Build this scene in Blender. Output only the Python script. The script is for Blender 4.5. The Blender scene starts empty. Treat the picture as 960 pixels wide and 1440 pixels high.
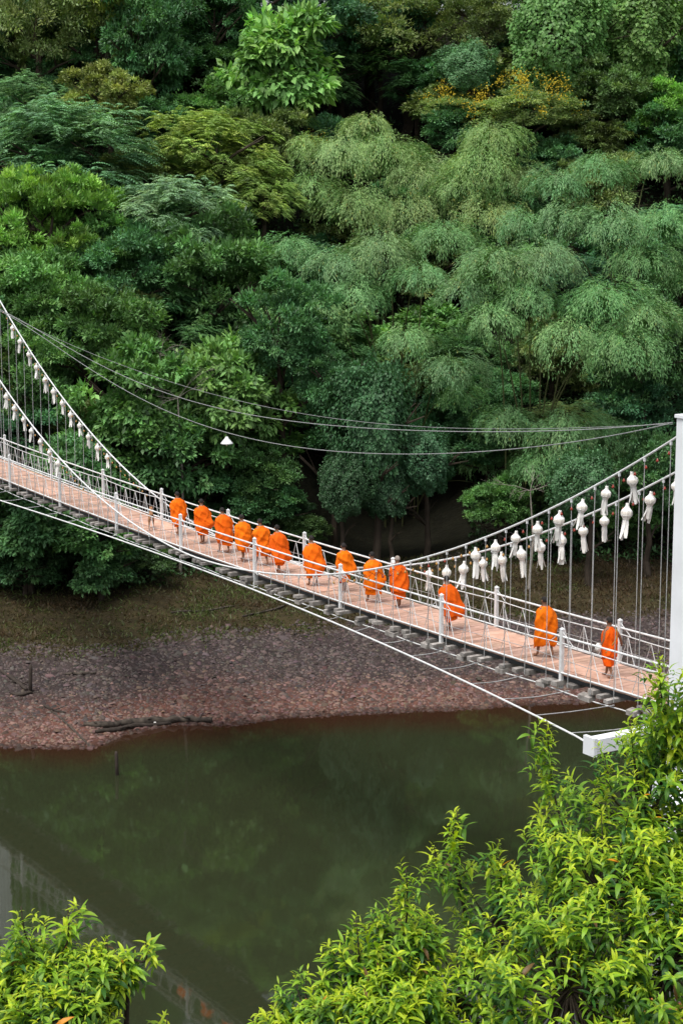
import bpy, math, random
import numpy as np
from mathutils import Vector, Matrix

# ------------------------------------------------------------------ camera, world, sun, exposure
scene = bpy.context.scene
CAMZ, PITCH, FPX = 22.3, 0.171, 2600.0          # camera height over the river, downward tilt, focal length (px of a 960x1440 frame)
cam_data = bpy.data.cameras.new('camera')
cam = bpy.data.objects.new('camera', cam_data)
scene.collection.objects.link(cam)
cam.location = (0, 0, CAMZ)
cam.rotation_euler = (math.pi / 2 - PITCH, 0, 0)
cam_data.sensor_fit = 'VERTICAL'
cam_data.sensor_height = 36.0
cam_data.sensor_width = 24.0
cam_data.lens = 36.0 * FPX / 1440.0
cam_data.clip_start = 0.2
cam_data.clip_end = 2000
scene.camera = cam

SUN_EL, SUN_AZ = math.radians(66), math.radians(215)     # azimuth clockwise from +Y: behind the camera, to its left
world = bpy.data.worlds.new('World'); scene.world = world; world.use_nodes = True
wn = world.node_tree.nodes; wl = world.node_tree.links
for n in list(wn): wn.remove(n)
wo = wn.new('ShaderNodeOutputWorld'); wb = wn.new('ShaderNodeBackground')
sky = wn.new('ShaderNodeTexSky'); sky.sky_type = 'NISHITA'; sky.sun_disc = False
sky.sun_elevation = SUN_EL; sky.sun_rotation = SUN_AZ
sky.air_density = 1.0; sky.dust_density = 4.0; sky.ozone_density = 1.0
hs = wn.new('ShaderNodeHueSaturation'); hs.inputs['Saturation'].default_value = 0.35
wl.new(sky.outputs[0], hs.inputs['Color']); wl.new(hs.outputs[0], wb.inputs[0]); wl.new(wb.outputs[0], wo.inputs[0])
wb.inputs[1].default_value = 0.115
sl = bpy.data.lights.new('sun', 'SUN'); sl.energy = 1.45; sl.angle = math.radians(30); sl.color = (1.0, 0.96, 0.9)
sun = bpy.data.objects.new('sun', sl); scene.collection.objects.link(sun)
sdir = Vector((math.sin(SUN_AZ) * math.cos(SUN_EL), math.cos(SUN_AZ) * math.cos(SUN_EL), math.sin(SUN_EL)))
sun.rotation_euler = sdir.to_track_quat('Z', 'Y').to_euler(); sun.location = (0, -20, 80)

scene.view_settings.view_transform = 'Standard'; scene.view_settings.look = 'None'
scene.view_settings.exposure = 0.85; scene.view_settings.gamma = 1.0
scene.view_settings.use_curve_mapping = False
scene.render.engine = 'CYCLES'
scene.cycles.max_bounces = 6; scene.cycles.transparent_max_bounces = 4
scene.cycles.diffuse_bounces = 3; scene.cycles.glossy_bounces = 3; scene.cycles.transmission_bounces = 3
scene.cycles.use_denoising = True

rng = np.random.default_rng(11)
random.seed(11)
C = scene.collection

# ------------------------------------------------------------------ geometry of view and place
cP, sP = math.cos(PITCH), math.sin(PITCH)
def ray(px, py):
    x = (px - 480) / FPX; v = (720 - py) / FPX
    return np.array([x, cP + v * sP, -sP + v * cP])
def at_y(px, py, y):                     # the point on a pixel's ray at distance y
    d = ray(px, py); t = y / d[1]
    return np.array([0, 0, CAMZ]) + d * t
def at_z(px, py, z):
    d = ray(px, py); t = (z - CAMZ) / d[2]
    return np.array([0, 0, CAMZ]) + d * t

def smooth(a, b, x):
    t = np.clip((x - a) / (b - a), 0, 1); return t * t * (3 - 2 * t)
_ns = [(rng.uniform(0, 6.28), rng.uniform(0, 6.28), rng.uniform(-1, 1), rng.uniform(-1, 1)) for _ in range(24)]
def noise2(x, y, f):                     # cheap smooth noise, about -1..1
    r = 0
    for k in range(8):
        a, b, c, d = _ns[k]
        q = f * (1 + 0.35 * k)
        r = r + np.sin(x * q * math.cos(a) + y * q * math.sin(a) + b * 7) * np.sin(x * q * c + y * q * d + a * 5) / (1 + 0.4 * k)
    return r / 2.6

_wl = np.array([at_z(p, q, 0.0)[:2] for p, q in [(0, 1051), (60, 1052), (130, 1052), (180, 1032), (240, 1020), (330, 1019), (400, 1009), (520, 1003), (650, 998), (740, 991), (850, 986), (960, 982)]])
def far_shore(x): return np.interp(x, _wl[:, 0], _wl[:, 1])
def near_shore(x): return 36.0 + 0 * x
def ground_z(x, y):
    x = np.asarray(x, float); y = np.asarray(y, float)
    t = y - far_shore(x)
    t = t - 9.0 * np.exp(-((x - 2.6) / 4.2) ** 2) * smooth(17.0, 27.0, t)      # hill foot set back behind the bamboo, shaped so the hollow goes dark
    bank = np.interp(t, [-40, -6, 0, 2.5, 9, 14, 19.5, 24, 64, 72, 120], [-4, -1.2, 0, 0.42, 1.5, 2.1, 2.9, 5.4, 34, 36.5, 34])
    amp = np.interp(t, [-3, 0, 9, 19, 30], [0.0, 0.03, 0.12, 0.25, 1.0])
    zf = bank + amp * noise2(x, y, 0.35) + np.interp(t, [0, 8, 16], [0.02, 0.05, 0.14]) * noise2(x + 7, y - 3, 1.7)
    u = near_shore(x) - y
    zn = np.interp(u, [-14, 0, 14, 27, 35, 60], [-4, 0, 9.0, 15.2, 20.5, 21.0]) + 0.15 * noise2(x, y, 0.5)
    # the near approach bank at the right carries the bridge
    hump = 9.0 * np.exp(-(((x - 21.5) / 7.0) ** 2 + ((y - 25.5) / 6.5) ** 2))
    zn = np.maximum(zn, hump - 1.5)
    return np.where(y > 0.5 * (near_shore(x) + far_shore(x)), zf, zn)

# ------------------------------------------------------------------ small helpers
def setp(o, label=None, cat=None, group=None, kind=None):
    if label: o['label'] = label
    if cat: o['category'] = cat
    if group: o['group'] = group
    if kind: o['kind'] = kind
    return o
def empty(name, loc=(0, 0, 0), rz=0.0, scale=None):
    o = bpy.data.objects.new(name, None); C.objects.link(o)
    o.location = loc; o.rotation_euler = (0, 0, rz); o.empty_display_size = 0.2
    if scale is not None: o.scale = scale
    return o
def link(name, me, mat=None, parent=None, loc=None, color=None):
    o = bpy.data.objects.new(name, me); C.objects.link(o)
    if mat is not None and not me.materials: me.materials.append(mat)
    if parent is not None: o.parent = parent
    if loc is not None: o.location = loc
    if color is not None: o.color = (color[0], color[1], color[2], 1)
    return o
def np_mesh(name, V, T, col=None, smooth_shade=False):
    V = np.ascontiguousarray(V, np.float32).reshape(-1, 3); T = np.ascontiguousarray(T, np.int32).reshape(-1, 3)
    me = bpy.data.meshes.new(name)
    me.vertices.add(len(V)); me.vertices.foreach_set('co', V.ravel())
    me.loops.add(T.size); me.loops.foreach_set('vertex_index', T.ravel())
    me.polygons.add(len(T)); me.polygons.foreach_set('loop_start', np.arange(0, T.size, 3, dtype=np.int32))
    if smooth_shade: me.polygons.foreach_set('use_smooth', np.ones(len(T), bool))
    me.update(calc_edges=True)
    if col is not None:
        c = np.ones((len(V), 4), np.float32); c[:, :3] = col
        a = me.attributes.new('leafcol', 'FLOAT_COLOR', 'POINT'); a.data.foreach_set('color', c.ravel())
    return me
class MB:
    def __init__(s): s.v = []; s.f = []
    def add(s, v, f):
        n = len(s.v); s.v += [tuple(float(q) for q in p) for p in v]; s.f += [tuple(i + n for i in g) for g in f]; return s
    def box(s, c, size, ax=None):        # ax: three axis vectors
        ax = ax or ((1, 0, 0), (0, 1, 0), (0, 0, 1))
        A = [np.array(a, float) for a in ax]; c = np.array(c, float)
        v = [c + A[0] * i * size[0] / 2 + A[1] * j * size[1] / 2 + A[2] * k * size[2] / 2 for i in (-1, 1) for j in (-1, 1) for k in (-1, 1)]
        return s.add(v, [(0, 1, 3, 2), (4, 6, 7, 5), (0, 4, 5, 1), (2, 3, 7, 6), (0, 2, 6, 4), (1, 5, 7, 3)])
    def tube(s, pts, r, n=6, cap=True):
        pts = [np.array(p, float) for p in pts]; m = len(pts)
        r = [r] * m if np.isscalar(r) else r
        V = []; F = []
        up0 = None
        for k, p in enumerate(pts):
            d = pts[min(k + 1, m - 1)] - pts[max(k - 1, 0)]; d = d / (np.linalg.norm(d) + 1e-9)
            if up0 is None: up0 = np.array([0, 0, 1.0]) if abs(d[2]) < 0.9 else np.array([1.0, 0, 0])
            a = up0 - d * np.dot(up0, d)
            if np.linalg.norm(a) < 1e-4: a = np.array([1.0, 0, 0]) - d * d[0]
            a /= np.linalg.norm(a); up0 = a; b = np.cross(d, a)
            for q in range(n):
                t = 2 * math.pi * q / n; V.append(p + r[k] * (math.cos(t) * a + math.sin(t) * b))
        for k in range(m - 1):
            for q in range(n):
                F.append((k * n + q, k * n + (q + 1) % n, (k + 1) * n + (q + 1) % n, (k + 1) * n + q))
        if cap: F.append(tuple(range(n))[::-1]); F.append(tuple((m - 1) * n + q for q in range(n)))
        return s.add(V, F)
    def lathe(s, prof, n=12, c=(0, 0, 0), phase=0.0):   # prof: (r, z)
        V = []; F = []
        for r, z in prof:
            for q in range(n):
                t = 2 * math.pi * q / n + phase; V.append((c[0] + r * math.cos(t), c[1] + r * math.sin(t), c[2] + z))
        for k in range(len(prof) - 1):
            for q in range(n): F.append((k * n + q, k * n + (q + 1) % n, (k + 1) * n + (q + 1) % n, (k + 1) * n + q))
        F.append(tuple(range(n))[::-1]); F.append(tuple((len(prof) - 1) * n + q for q in range(n)))
        return s.add(V, F)
    def mesh(s, name, smooth_shade=False):
        me = bpy.data.meshes.new(name); me.from_pydata(s.v, [], s.f)
        if smooth_shade: me.polygons.foreach_set('use_smooth', np.ones(len(me.polygons), bool))
        me.update(); return me
    def build(s, name, mat, parent=None, smooth_shade=False, **k): return link(name, s.mesh(name, smooth_shade), mat, parent, **k)

# ------------------------------------------------------------------ materials
MATS = {}
def mat(name, base, rough=0.6, spec=0.4, var=0.0, vscale=6.0, base2=None, bump=0.0, bscale=30.0, metallic=0.0, objcol=False, dist=0.02, detail=4.0):
    m = bpy.data.materials.new(name); m.use_nodes = True; nt = m.node_tree; N = nt.nodes; L = nt.links
    b = N['Principled BSDF']; b.inputs['Roughness'].default_value = rough; b.inputs['Metallic'].default_value = metallic
    b.inputs['Specular IOR Level'].default_value = spec
    tc = N.new('ShaderNodeTexCoord')
    b2 = base2 or tuple(c * (1 - var) for c in base)
    nz = N.new('ShaderNodeTexNoise'); nz.inputs['Scale'].default_value = vscale; nz.inputs['Detail'].default_value = detail
    L.new(tc.outputs['Object'], nz.inputs['Vector'])
    rp = N.new('ShaderNodeValToRGB'); rp.color_ramp.elements[0].position = 0.35; rp.color_ramp.elements[1].position = 0.68
    rp.color_ramp.elements[0].color = (*b2, 1); rp.color_ramp.elements[1].color = (*base, 1)
    L.new(nz.outputs['Fac'], rp.inputs['Fac'])
    src = rp.outputs['Color']
    if objcol:
        oi = N.new('ShaderNodeObjectInfo'); mx = N.new('ShaderNodeMix'); mx.data_type = 'RGBA'; mx.blend_type = 'MULTIPLY'
        mx.inputs['Factor'].default_value = 1; L.new(src, mx.inputs[6]); L.new(oi.outputs['Color'], mx.inputs[7]); src = mx.outputs[2]
    L.new(src, b.inputs['Base Color'])
    if bump:
        n2 = N.new('ShaderNodeTexNoise'); n2.inputs['Scale'].default_value = bscale; n2.inputs['Detail'].default_value = 5
        L.new(tc.outputs['Object'], n2.inputs['Vector'])
        bp_ = N.new('ShaderNodeBump'); bp_.inputs['Strength'].default_value = bump; bp_.inputs['Distance'].default_value = dist
        L.new(n2.outputs['Fac'], bp_.inputs['Height']); L.new(bp_.outputs[0], b.inputs['Normal'])
    MATS[name] = m; return m
def leaf_mat(name, rough=0.5, spec=0.35, trans=0.3, transcol=(1.15, 1.25, 0.55)):
    m = bpy.data.materials.new(name); m.use_nodes = True; N = m.node_tree.nodes; L = m.node_tree.links
    b = N['Principled BSDF']; out = N['Material Output']
    b.inputs['Roughness'].default_value = rough; b.inputs['Specular IOR Level'].default_value = spec
    at = N.new('ShaderNodeAttribute'); at.attribute_name = 'leafcol'
    oi = N.new('ShaderNodeObjectInfo')
    mx = N.new('ShaderNodeMix'); mx.data_type = 'RGBA'; mx.blend_type = 'MULTIPLY'; mx.inputs['Factor'].default_value = 1
    L.new(at.outputs['Color'], mx.inputs[6]); L.new(oi.outputs['Color'], mx.inputs[7])
    L.new(mx.outputs[2], b.inputs['Base Color'])
    tr = N.new('ShaderNodeBsdfTranslucent'); m2 = N.new('ShaderNodeMix'); m2.data_type = 'RGBA'; m2.blend_type = 'MULTIPLY'; m2.inputs['Factor'].default_value = 1
    L.new(mx.outputs[2], m2.inputs[6]); m2.inputs[7].default_value = (*transcol, 1); L.new(m2.outputs[2], tr.inputs['Color'])
    ms = N.new('ShaderNodeMixShader'); ms.inputs[0].default_value = trans
    L.new(b.outputs[0], ms.inputs[1]); L.new(tr.outputs[0], ms.inputs[2]); L.new(ms.outputs[0], out.inputs['Surface'])
    MATS[name] = m; return m
M_leaf = leaf_mat('leaf', 0.5, 0.35, 0.25)
M_fleaf = leaf_mat('glossy_leaf', 0.46, 0.4, 0.36)
M_bark = mat('bark', (0.065, 0.05, 0.036), 0.9, 0.2, 0.5, 5, bump=0.6, bscale=18)
M_culm = mat('bamboo_culm', (0.12, 0.13, 0.05), 0.6, 0.3, 0.4, 4)
M_white = mat('white_paint', (0.74, 0.76, 0.77), 0.45, 0.4, 0.0, 7, base2=(0.62, 0.63, 0.62), bump=0.1, bscale=25)
M_wall = mat('white_wall_paint', (0.80, 0.83, 0.86), 0.6, 0.3, 0.0, 1.2, base2=(0.72, 0.75, 0.77), bump=0.15, bscale=14)
M_steel = mat('galvanised_steel', (0.52, 0.53, 0.53), 0.45, 0.5, 0.3, 9, metallic=0.3)
M_wire = mat('grey_wire', (0.33, 0.34, 0.34), 0.55, 0.4, 0.3, 9)
M_dark = mat('dark_steel', (0.035, 0.04, 0.042), 0.6, 0.4, 0.4, 6)
M_beam = mat('weathered_beam', (0.34, 0.32, 0.30), 0.85, 0.2, 0.0, 5, base2=(0.17, 0.155, 0.14), bump=0.5, bscale=22, objcol=True)
M_plank = mat('pink_plank', (0.54, 0.35, 0.27), 0.75, 0.25, 0.0, 3.5, base2=(0.42, 0.255, 0.19), bump=0.3, bscale=35, objcol=True)
M_paper = mat('white_paper', (0.87, 0.86, 0.82), 0.8, 0.2, 0.12, 12)
M_tassel = mat('cream_paper', (0.80, 0.76, 0.68), 0.8, 0.2, 0.15, 9)
M_bulb_r = mat('red_bulb_glass', (0.28, 0.03, 0.012), 0.2, 0.6, 0.2, 20)
M_bulb_a = mat('amber_bulb_glass', (0.45, 0.24, 0.06), 0.2, 0.6, 0.2, 20)
M_cord = mat('black_cord', (0.03, 0.03, 0.03), 0.7, 0.3, 0.2, 8)
M_robe = mat('saffron_cloth', (0.86, 0.165, 0.004), 0.85, 0.15, 0.0, 5, base2=(0.74, 0.12, 0.004), bump=0.25, bscale=60, objcol=True)
M_skin = mat('skin', (0.26, 0.13, 0.075), 0.55, 0.35, 0.2, 9)
M_hair = mat('cropped_hair', (0.022, 0.019, 0.017), 0.8, 0.25, 0.3, 60, objcol=True)
M_strap = mat('tan_webbing', (0.38, 0.24, 0.06), 0.8, 0.2, 0.2, 30)
M_fur = mat('tan_fur', (0.36, 0.19, 0.10), 0.85, 0.15, 0.35, 8, bump=0.3, bscale=80)
M_stain = mat('rust_paint', (0.33, 0.12, 0.035), 0.75, 0.25, 0.0, 3, base2=(0.2, 0.08, 0.03), bump=0.3)
M_wood = mat('grey_driftwood', (0.095, 0.078, 0.062), 0.85, 0.2, 0.0, 5, base2=(0.03, 0.024, 0.02), bump=0.6, bscale=20)
M_post = mat('dark_wet_wood', (0.05, 0.038, 0.03), 0.8, 0.3, 0.4, 5, bump=0.5, bscale=20)
M_twig = mat('bleached_twig', (0.30, 0.27, 0.23), 0.85, 0.2, 0.3, 8)
M_stone = leaf_mat('bank_stone', 0.8, 0.25, 0.0)
M_petal = leaf_mat('yellow_petal', 0.6, 0.2, 0.3)
M_concrete = mat('grey_concrete', (0.33, 0.32, 0.30), 0.85, 0.25, 0.0, 1.5, base2=(0.2, 0.19, 0.17), bump=0.4, bscale=12)

def ground_material():
    m = bpy.data.materials.new('bank_soil'); m.use_nodes = True; N = m.node_tree.nodes; L = m.node_tree.links
    b = N['Principled BSDF']; b.inputs['Roughness'].default_value = 0.9; b.inputs['Specular IOR Level'].default_value = 0.2
    at = N.new('ShaderNodeAttribute'); at.attribute_name = 'leafcol'
    tc = N.new('ShaderNodeTexCoord'); nz = N.new('ShaderNodeTexNoise'); nz.inputs['Scale'].default_value = 1.3; nz.inputs['Detail'].default_value = 8; nz.inputs['Roughness'].default_value = 0.65
    L.new(tc.outputs['Object'], nz.inputs['Vector'])
    rp = N.new('ShaderNodeValToRGB'); rp.color_ramp.elements[0].position = 0.3; rp.color_ramp.elements[1].position = 0.72
    rp.color_ramp.elements[0].color = (0.45, 0.45, 0.45, 1); rp.color_ramp.elements[1].color = (1.35, 1.3, 1.25, 1)
    L.new(nz.outputs['Fac'], rp.inputs['Fac'])
    mx = N.new('ShaderNodeMix'); mx.data_type = 'RGBA'; mx.blend_type = 'MULTIPLY'; mx.inputs['Factor'].default_value = 1
    L.new(at.outputs['Color'], mx.inputs[6]); L.new(rp.outputs[0], mx.inputs[7]); L.new(mx.outputs[2], b.inputs['Base Color'])
    n2 = N.new('ShaderNodeTexNoise'); n2.inputs['Scale'].default_value = 5; n2.inputs['Detail'].default_value = 8
    L.new(tc.outputs['Object'], n2.inputs['Vector'])
    bp_ = N.new('ShaderNodeBump'); bp_.inputs['Strength'].default_value = 0.8; bp_.inputs['Distance'].default_value = 0.12
    L.new(n2.outputs['Fac'], bp_.inputs['Height']); L.new(bp_.outputs[0], b.inputs['Normal'])
    return m
M_ground = ground_material()
def water_material():
    m = bpy.data.materials.new('river_water'); m.use_nodes = True; N = m.node_tree.nodes; L = m.node_tree.links
    b = N['Principled BSDF']; b.inputs['Roughness'].default_value = 0.035; b.inputs['IOR'].default_value = 1.40
    b.inputs['Specular IOR Level'].default_value = 0.65
    at = N.new('ShaderNodeAttribute'); at.attribute_name = 'leafcol'; L.new(at.outputs['Color'], b.inputs['Base Color'])
    tc = N.new('ShaderNodeTexCoord'); mp = N.new('ShaderNodeMapping'); mp.inputs['Scale'].default_value = (1.0, 0.55, 1)
    L.new(tc.outputs['Object'], mp.inputs['Vector'])
    n1 = N.new('ShaderNodeTexNoise'); n1.inputs['Scale'].default_value = 0.9; n1.inputs['Detail'].default_value = 5
    L.new(mp.outputs[0], n1.inputs['Vector'])
    bp_ = N.new('ShaderNodeBump'); bp_.inputs['Strength'].default_value = 0.07; bp_.inputs['Distance'].default_value = 0.05
    L.new(n1.outputs['Fac'], bp_.inputs['Height']); L.new(bp_.outputs[0], b.inputs['Normal'])
    return m
M_water = water_material()

# ------------------------------------------------------------------ ground and water
def grid_mesh(name, xs, ys, zf, colf):
    X, Y = np.meshgrid(xs, ys); Z = zf(X, Y); V = np.stack([X, Y, Z], -1).reshape(-1, 3)
    ny, nx = X.shape; i = np.arange(ny - 1)[:, None] * nx + np.arange(nx - 1)[None, :]
    i = i.ravel(); T = np.concatenate([np.stack([i, i + 1, i + nx + 1], 1), np.stack([i, i + nx + 1, i + nx], 1)])
    return np_mesh(name, V, T, colf(V), True)
def ground_col(V):
    x, y = V[:, 0], V[:, 1]; t = y - far_shore(x)
    n1 = noise2(x, y, 0.55); n2 = noise2(x + 31, y + 5, 1.4)
    pink = np.array([0.12, 0.055, 0.042]); grey = np.array([0.045, 0.034, 0.033]); grass = np.array([0.040, 0.032, 0.014]); litter = np.array([0.016, 0.016, 0.009]); wet = np.array([0.05, 0.024, 0.016])
    f = smooth(2.0, 6.0, t + 1.6 * n1 + 0.06 * x + 1.2)[:, None]
    c = pink * (1 - f) + grey * f
    f = smooth(0.9, 0.0, t)[:, None]; c = c * (1 - f) + wet * f
    f = smooth(9.0, 10.2, t + 0.9 * n2 - 0.02 * x)[:, None]; c = c * (1 - f) + grass * f
    f = smooth(17.5, 20, t + 1.0 * n1)[:, None]; c = c * (1 - f) + litter * f
    nb = (y < 50)[:, None]; return np.where(nb, np.array([0.07, 0.055, 0.03]), c)
xs = np.concatenate([np.arange(-160, -40, 6.0), np.arange(-40, 40, 0.5), np.arange(40, 161, 6.0)])
ys = np.concatenate([np.arange(-60, 30, 2.0), np.arange(30, 66, 1.5), np.arange(66, 100, 0.4), np.arange(100, 220, 2.0)])
ground = link('ground', grid_mesh('ground', xs, ys, ground_z, ground_col), M_ground); setp(ground, kind='structure')
def water_col(V):
    t = V[:, 1] - far_shore(V[:, 0])
    deep = np.array([0.0235, 0.0285, 0.0135]); shallow = np.array([0.034, 0.014, 0.008])
    f = smooth(-4.5, 0.3, t + 0.9 * noise2(V[:, 0], V[:, 1], 0.5))[:, None]
    return deep * (1 - f) + shallow * f
ysw = np.concatenate([np.arange(30, 64, 2.0), np.arange(64, 82, 0.5), [84.0]])
water = link('river_water', grid_mesh('river_water', np.concatenate([np.arange(-160, -40, 8.0), np.arange(-40, 40.1, 1.0), np.arange(48, 161, 8.0)]), ysw, lambda X, Y: 0 * X, water_col), M_water); setp(water, kind='structure')

# ------------------------------------------------------------------ bank stones, grass, driftwood
def stone_template(seed):
    r = np.random.default_rng(seed); n = 5; V = []
    for k, (rad, z) in enumerate([(1.0, -0.2), (0.62, 0.36)]):
        a = np.arange(n) * 2 * np.pi / n + r.uniform(-0.3, 0.3, n); q = rad * r.uniform(0.7, 1.2, n)
        V.append(np.stack([q * np.cos(a) * 1.15, q * np.sin(a) * 0.72, z + r.uniform(-0.12, 0.12, n)], 1))
    V = np.concatenate(V); T = []
    for q in range(n):
        a, b, c, d = q, (q + 1) % n, n + (q + 1) % n, n + q; T += [(a, b, c), (a, c, d)]
    T += [(n, n + q, n + q + 1) for q in range(1, n - 1)]
    return V, np.array(T)
STONES = [stone_template(100 + k) for k in range(8)]
def stone_colour(x, t, n):
    n1 = noise2(x, t + 76, 0.55)
    f = smooth(2.0, 6.5, t + 1.6 * n1 + 0.06 * x + 1.6 + rng.normal(0, 1.3, n))[:, None]
    c = np.array([0.150, 0.092, 0.075]) * (1 - f) + np.array([0.076, 0.059, 0.054]) * f
    w = smooth(0.7, -0.1, t)[:, None]; c = c * (1 - 0.6 * w)
    return c * rng.uniform(0.4, 1.5, n)[:, None] * (1 + rng.normal(0, 0.06, (n, 3)))
def rotz(a):
    c, s = np.cos(a), np.sin(a); R = np.zeros((len(a), 3, 3)); R[:, 0, 0] = c; R[:, 0, 1] = -s; R[:, 1, 0] = s; R[:, 1, 1] = c; R[:, 2, 2] = 1; return R
NS = 38000
sx = rng.uniform(-24, 24, NS); st = rng.beta(1.0, 1.15, NS) * 11.2 - 0.25
keep = (st + 0.9 * noise2(sx + 31, st + far_shore(sx) + 5, 1.4)) < 10.4 - 0.02 * sx + rng.normal(0, 0.5, NS); sx, st = sx[keep], st[keep]; NS = len(sx)
sy = far_shore(sx) + st; sz = ground_z(sx, sy)
ss = 0.04 + 0.044 * rng.gamma(1.6, 0.6, NS)
sc_ = stone_colour(sx, st, NS)
big = np.argsort(-ss / np.hypot(sx, sy) * (np.abs(sx / sy) < 0.17))[:300]
isbig = np.zeros(NS, bool); isbig[big] = True
SV, ST, SC = [], [], []; off = 0
var = rng.integers(0, 8, NS); R = rotz(rng.uniform(0, 6.28, NS)); tl = rng.normal(0, 0.22, (NS, 2)); flat = rng.uniform(0.55, 1.1, NS)
for k in range(8):
    idx = np.where((var == k) & ~isbig)[0]; tv, tt = STONES[k]
    P = np.einsum('nij,mj->nmi', R[idx], tv); P[:, :, 2] *= flat[idx][:, None]
    P[:, :, 2] += P[:, :, 0] * tl[idx, 0][:, None] + P[:, :, 1] * tl[idx, 1][:, None]
    P = P * ss[idx][:, None, None] + np.stack([sx[idx], sy[idx], sz[idx]], 1)[:, None, :]
    n, m = len(idx), len(tv)
    SV.append(P.reshape(-1, 3)); ST.append((tt[None] + (np.arange(n) * m)[:, None, None]).reshape(-1, 3) + off); SC.append(np.repeat(sc_[idx], m, 0)); off += n * m
g = link('gravel', np_mesh('gravel', np.concatenate(SV), np.concatenate(ST), np.concatenate(SC)), M_stone, ground); setp(g, kind='stuff')
STM = [np_mesh('stone', tv, tt, np.ones((len(tv), 3))) for tv, tt in STONES]
for i in big:
    o = link('stone', STM[var[i]], M_stone, ground, (sx[i], sy[i], sz[i]), sc_[i])
    o.rotation_euler = (tl[i, 1], -tl[i, 0], rng.uniform(0, 6.28)); o.scale = (ss[i], ss[i], ss[i] * flat[i])

def leaf_arrays(pos, d, nrm, L, Wd, col, fold=0.12):
    """two-triangle folded leaves; everything (N,3) or (N,)"""
    d = d / (np.linalg.norm(d, axis=1, keepdims=True) + 1e-9)
    s = np.cross(d, nrm); s /= (np.linalg.norm(s, axis=1, keepdims=True) + 1e-9); n = np.cross(s, d)
    L = np.broadcast_to(L, len(pos))[:, None]; Wd = np.broadcast_to(Wd, len(pos))[:, None]
    V = np.empty((len(pos), 4, 3)); V[:, 0] = pos; V[:, 2] = pos + d * L
    mid = pos + d * L * 0.45 + n * Wd * fold
    V[:, 1] = mid + s * Wd * 0.5; V[:, 3] = mid - s * Wd * 0.5
    i = np.arange(len(pos))[:, None] * 4
    T = np.concatenate([i + np.array([[0, 1, 2]]), i + np.array([[0, 2, 3]])])
    return V.reshape(-1, 3), T, np.repeat(col, 4, 0)
def unit(n, r=None):
    v = (r or rng).normal(size=(n, 3)); return v / np.linalg.norm(v, axis=1, keepdims=True)
def joinA(lst):
    V, T, Cc = [], [], []; o = 0
    for v, t, c in lst: V.append(v); T.append(t + o); Cc.append(c); o += len(v)
    return np.concatenate(V), np.concatenate(T), np.concatenate(Cc)

# bank grass: thin low blades, patchy brown and green
NG = 60000
gx = rng.uniform(-26, 26, NG); gt = rng.uniform(7.5, 21, NG); gy = far_shore(gx) + gt
dens = smooth(8.6, 10.6, gt + 1.1 * noise2(gx + 31, gy + 5, 1.4) - 0.02 * gx) * (0.35 + 0.65 * smooth(-0.4, 0.4, noise2(gx, gy, 0.9)))
k = rng.uniform(0, 1, NG) < dens + 0.02; gx, gy, gt = gx[k], gy[k], gt[k]; NG = len(gx)
mixc = smooth(-0.35, 0.45, noise2(gx + 3, gy * 1.8, 0.6) + rng.normal(0, 0.25, NG) - 0.012 * gx)[:, None]
gc = (np.array([0.075, 0.105, 0.024]) * mixc + np.array([0.075, 0.045, 0.021]) * (1 - mixc)) * rng.uniform(0.5, 1.3, NG)[:, None]
d = unit(NG); d[:, 2] = np.abs(d[:, 2]) * 0.8 + 0.25
V, T, cc = leaf_arrays(np.stack([gx, gy, ground_z(gx, gy) - 0.02], 1), d, unit(NG), rng.uniform(0.12, 0.36, NG), rng.uniform(0.03, 0.07, NG), gc)
setp(link('bank_grass', np_mesh('bank_grass', V, T, cc), M_leaf), 'patchy green and brown grass covering the upper river bank', 'grass', kind='stuff')

def gpt(px, py, dz=0.0):                 # the point where a pixel's ray meets the ground
    dd = ray(px, py); y = np.linspace(40, 160, 6000); t = y / dd[1]; X = dd[0] * t; Z = CAMZ + dd[2] * t
    h = ground_z(X, y) + dz; k = int(np.argmax(Z < h)); return np.array([X[k], y[k], Z[k]])

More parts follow.
